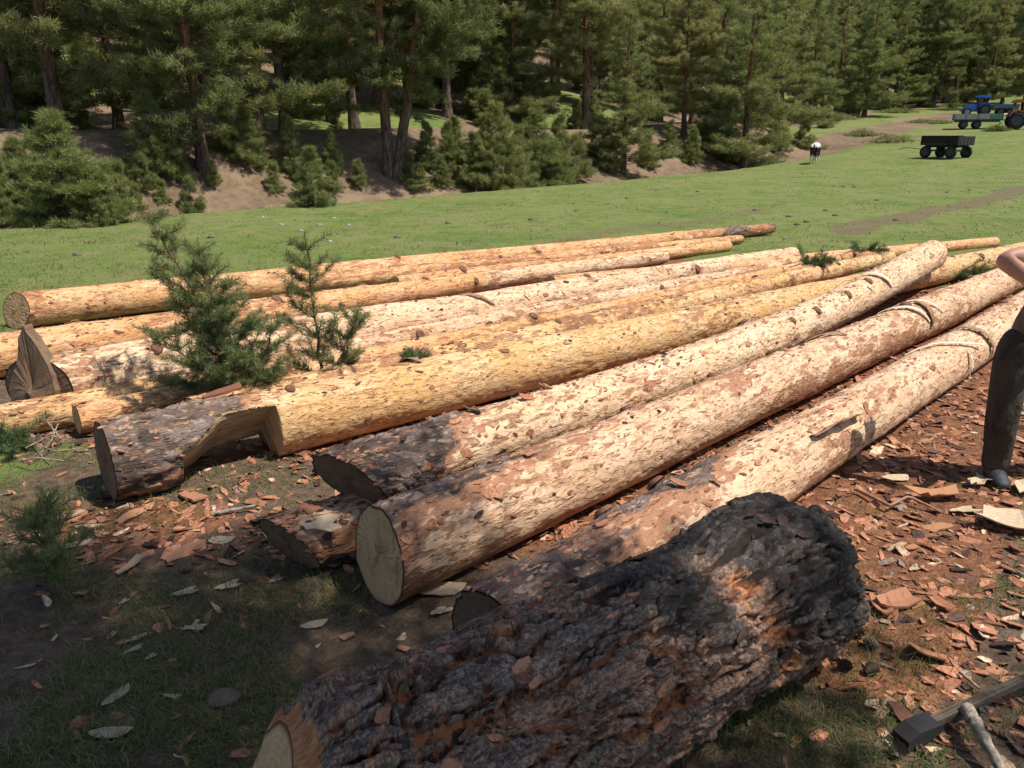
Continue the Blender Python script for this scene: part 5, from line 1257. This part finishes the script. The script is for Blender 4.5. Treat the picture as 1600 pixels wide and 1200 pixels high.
lel = VP(1577, 405, -.12); lwr = VP(1648, 450, -.22); lha = VP(1668, 462, -.26); rel = VP(1745, 450, -.05); rwr = VP(1712, 490, -.22); rha = VP(1695, 500, -.28)
hd0, hd1 = VP(1714, 345, -.04), VP(1720, 308, -.06)
V = [(pel, .13), (wst, .115), (chs, .13), (nck, .058), (hd0, .075), (hd1, .088), (VP(1722, 285, -.05), .06), (lsh, .075), (lel, .060), (lwr, .042), (lha, (.036, .018)), (rsh, .062), (rel, .044), (rwr, .030), (rha, (.036, .018)), (lhip, .085), (lkn, .056), (lan, .042), (rhip, .085), (rkn, .056), (ran, .042),
     (lan + [-.02, -.12, -.058], .018), (ran + [.02, -.12, -.058], .018)]
E = [(0, 1), (1, 2), (2, 3), (3, 4), (4, 5), (5, 6), (2, 7), (7, 8), (8, 9), (9, 10), (2, 11), (11, 12), (12, 13), (13, 14), (0, 15), (15, 16), (16, 17), (0, 18), (18, 19), (19, 20), (17, 21), (20, 22)]
for hi, h, w in ((10, lha, lwr), (14, rha, rwr)):
    d = (h - w) / np.linalg.norm(h - w); s = np.cross(d, [0, 0, 1]); s /= np.linalg.norm(s)
    for q, (o, l) in enumerate(((-.032, .052), (-.011, .068), (.011, .072), (.032, .060))):
        k = len(V); b0 = h + d * .03 + s * o; V += [(b0, .0095), (b0 + d * l * .5 + [0, 0, -.010], .0085), (b0 + d * l * .8 + [0, 0, -.04], .0075)]; E += [(hi, k), (k, k + 1), (k + 1, k + 2)]
    k = len(V); V += [(h - d * .01 + s * .045 + [0, 0, -.01], .0105), (h + d * .03 + s * .055 + [0, 0, -.03], .009)]; E += [(hi, k), (k, k + 1)]
skin('body', V, E, 'skin', man, 2, 0, mb)
skin('trousers', [(pel + [0, 0, .03], .150), (lhip, .108), (lkn, .092), (lan + [0, 0, .08], .082), (lan + [0, 0, -.055], .088), (rhip, .108), (rkn, .090), (ran + [0, 0, .08], .082), (ran + [0, 0, -.055], .088), (pel + [.02, 0, .13], .14)], [(0, 1), (1, 2), (2, 3), (3, 4), (0, 5), (5, 6), (6, 7), (7, 8), (0, 9)], 'trousers', man, 2, 0, mb)
skin('shirt', [(pel + [0, 0, -.03], .172), (wst, .145), (chs, .152), (nck + [0, 0, -.05], .075), (lsh, .078), (lsh * .45 + lel * .55, .064), (rsh, .078), (rsh * .45 + rel * .55, .064)], [(0, 1), (1, 2), (2, 3), (2, 4), (4, 5), (2, 6), (6, 7)], 'shirt', man, 2, 2, mb)
for an in (lan, ran):
    sx = -.04 if an is lan else .04
    skin('shoe', [(an + [0, .05, -.04], .048), (an + [sx * .3, -.04, -.035], .058), (an + [sx * .8, -.13, -.055], (.052, .038)), (an + [sx, -.19, -.062], (.040, .026))], [(0, 1), (1, 2), (2, 3)], 'shoe', man, 2, 1, mb)
skin('hair', [(hd1 + [0, .02, .0], .090), (hd1 + [.01, .03, .05], .082), (hd1 + [0, .06, -.04], .06)], [(0, 1), (0, 2)], 'hair', man, 2, 0, mb)
fd = np.array([-.35, -.93, 0]); fs_ = np.array([.93, -.35, 0]); fc = (hd0 + hd1) / 2 + fd * .075
skin('nose', [(fc + [0, 0, .022], .010), (fc + fd * .022 + [0, 0, -.008], .013)], [(0, 1)], 'skin', man, 1, 0, mb); skin('mouth', [(fc - fs_ * .02 + [0, 0, -.035] + fd * .004, .006), (fc + fs_ * .02 + [0, 0, -.035] + fd * .004, .006)], [(0, 1)], 'rust', man, 1, 0, mb)
for s in (-1, 1):
    skin('eye', [(fc + fs_ * .030 * s + [0, 0, .028], .009), (fc + fs_ * .034 * s + [0, 0, .028], .009)], [(0, 1)], 'hair', man, 1, 0, mb)
    skin('ear', [(hd1 + fs_ * .088 * s + [0, 0, -.03], (.012, .02)), (hd1 + fs_ * .090 * s + [0, 0, -.01], (.012, .02))], [(0, 1)], 'skin', man, 1, 0, mb)
tag(man, 'standing person in dark trousers and brown shirt with one elbow raised', 'person')

wk = empty('person', hit(1342, 181)); wz = np.array(wk.location); wk.location.z = g1(wz[0], wz[1])
B = lambda x, y, z: np.array([x, y, z])
V = [(B(0, 0, .62), .14), (B(-.16, -.05, .80), .13), (B(-.36, -.1, .86), .14), (B(-.52, -.12, .84), .06), (B(-.62, -.14, .80), .10), (B(-.36, .1, .84), .06), (B(-.46, .14, .58), .05), (B(-.56, .12, .34), .04), (B(-.36, -.3, .84), .06), (B(-.46, -.34, .58), .05), (B(-.56, -.3, .34), .04), (B(.02, .1, .56), .09), (B(-.08, .12, .32), .065), (B(.02, .12, .07), .05), (B(-.12, .13, .03), .04), (B(.02, -.1, .56), .09), (B(-.08, -.12, .32), .065), (B(.06, -.12, .07), .05), (B(-.08, -.13, .03), .04)]
skin('body', V, [(0, 1), (1, 2), (2, 3), (3, 4), (2, 5), (5, 6), (6, 7), (2, 8), (8, 9), (9, 10), (0, 11), (11, 12), (12, 13), (13, 14), (0, 15), (15, 16), (16, 17), (17, 18)], 'skin', wk)
skin('shirt', [(B(0, 0, .66), .155), (B(-.16, -.05, .80), .15), (B(-.36, -.1, .86), .16), (B(-.36, .1, .84), .075), (B(-.43, .13, .66), .065), (B(-.36, -.3, .84), .075), (B(-.43, -.33, .66), .065)], [(0, 1), (1, 2), (2, 3), (3, 4), (2, 5), (5, 6)], 'orange_cloth', wk)
skin('trousers', [(B(0, 0, .6), .15), (B(.02, .1, .56), .105), (B(-.08, .12, .32), .08), (B(.02, .12, .09), .065), (B(.02, -.1, .56), .105), (B(-.08, -.12, .32), .08), (B(.06, -.12, .09), .065)], [(0, 1), (1, 2), (2, 3), (0, 4), (4, 5), (5, 6)], 'trousers', wk)
skin('hair', [(B(-.62, -.14, .84), .095), (B(-.60, -.14, .88), .08)], [(0, 1)], 'hair', wk)
tag(wk, 'stooping worker in an orange top under the dark pine', 'person')

def horse_mat():
    t = NT('horse_coat', .75, .2); n = t.noise(t.obj(), 2.2, 2); z = t.n('SeparateXYZ'); t.put(z.inputs[0], t.obj())
    f = t.step(t.math('ADD', z.outputs[2], t.math('MULTIPLY', t.math('SUBTRACT', n, .5), .6)), .98, 1.08)
    low = t.step(t.math('ADD', z.outputs[2], t.math('MULTIPLY', t.math('SUBTRACT', n, .5), .3)), .40, .50)
    c = t.mix(f, (.035, .03, .028), (.50, .47, .43)); c = t.mix(low, (.62, .57, .5), c); t.color(c); return t.m
M['horse'] = horse_mat()
hp = hit(1272, 256); hs = empty('horse', hp, math.radians(62)); hs.location.z = g1(hp[0], hp[1])
V = [(B(-.55, 0, 1.12), .26), (B(-.15, 0, 1.06), .27), (B(.30, 0, 1.05), .28), (B(.55, 0, 1.08), .22), (B(.85, .05, .95), .14), (B(1.12, .12, .62), .10), (B(1.28, .16, .34), .085), (B(1.38, .2, .14), .055)]
E = [(0, 1), (1, 2), (2, 3), (3, 4), (4, 5), (5, 6), (6, 7)]
for s in (-1, 1):
    k = len(V); V += [(B(-.60, s * .15, .98), .15), (B(-.52, s * .17, .74), .095), (B(-.68, s * .16, .46), .055), (B(-.66, s * .16, .10), .045), (B(-.62, s * .16, .03), .055)]; E += [(0, k)] + [(k + q, k + q + 1) for q in range(4)]
    k = len(V); V += [(B(.48, s * .15, .86), .11), (B(.50, s * .15, .62), .07), (B(.52, s * .15, .40), .05), (B(.54, s * .15, .10), .042), (B(.57, s * .15, .03), .052)]; E += [(3, k)] + [(k + q, k + q + 1) for q in range(4)]
    k = len(V); V += [(B(1.10, .12 + s * .06, .76), .025), (B(1.08, .12 + s * .10, .86), .018)]; E += [(5, k), (k, k + 1)]
skin('body', V, E, 'horse', hs)
skin('tail', [(B(-.80, 0, 1.18), .045), (B(-.88, 0, 1.0), .055), (B(-.88, .01, .72), .06), (B(-.86, .01, .48), .03)], [(0, 1), (1, 2), (2, 3)], 'hair', hs)
skin('mane', [(B(.60, .02, 1.28), .05), (B(.85, .06, 1.12), .05), (B(1.08, .11, .80), .04)], [(0, 1), (1, 2)], 'hair', hs)
tag(hs, 'white-backed horse with dark haunches grazing at the pasture edge', 'horse')
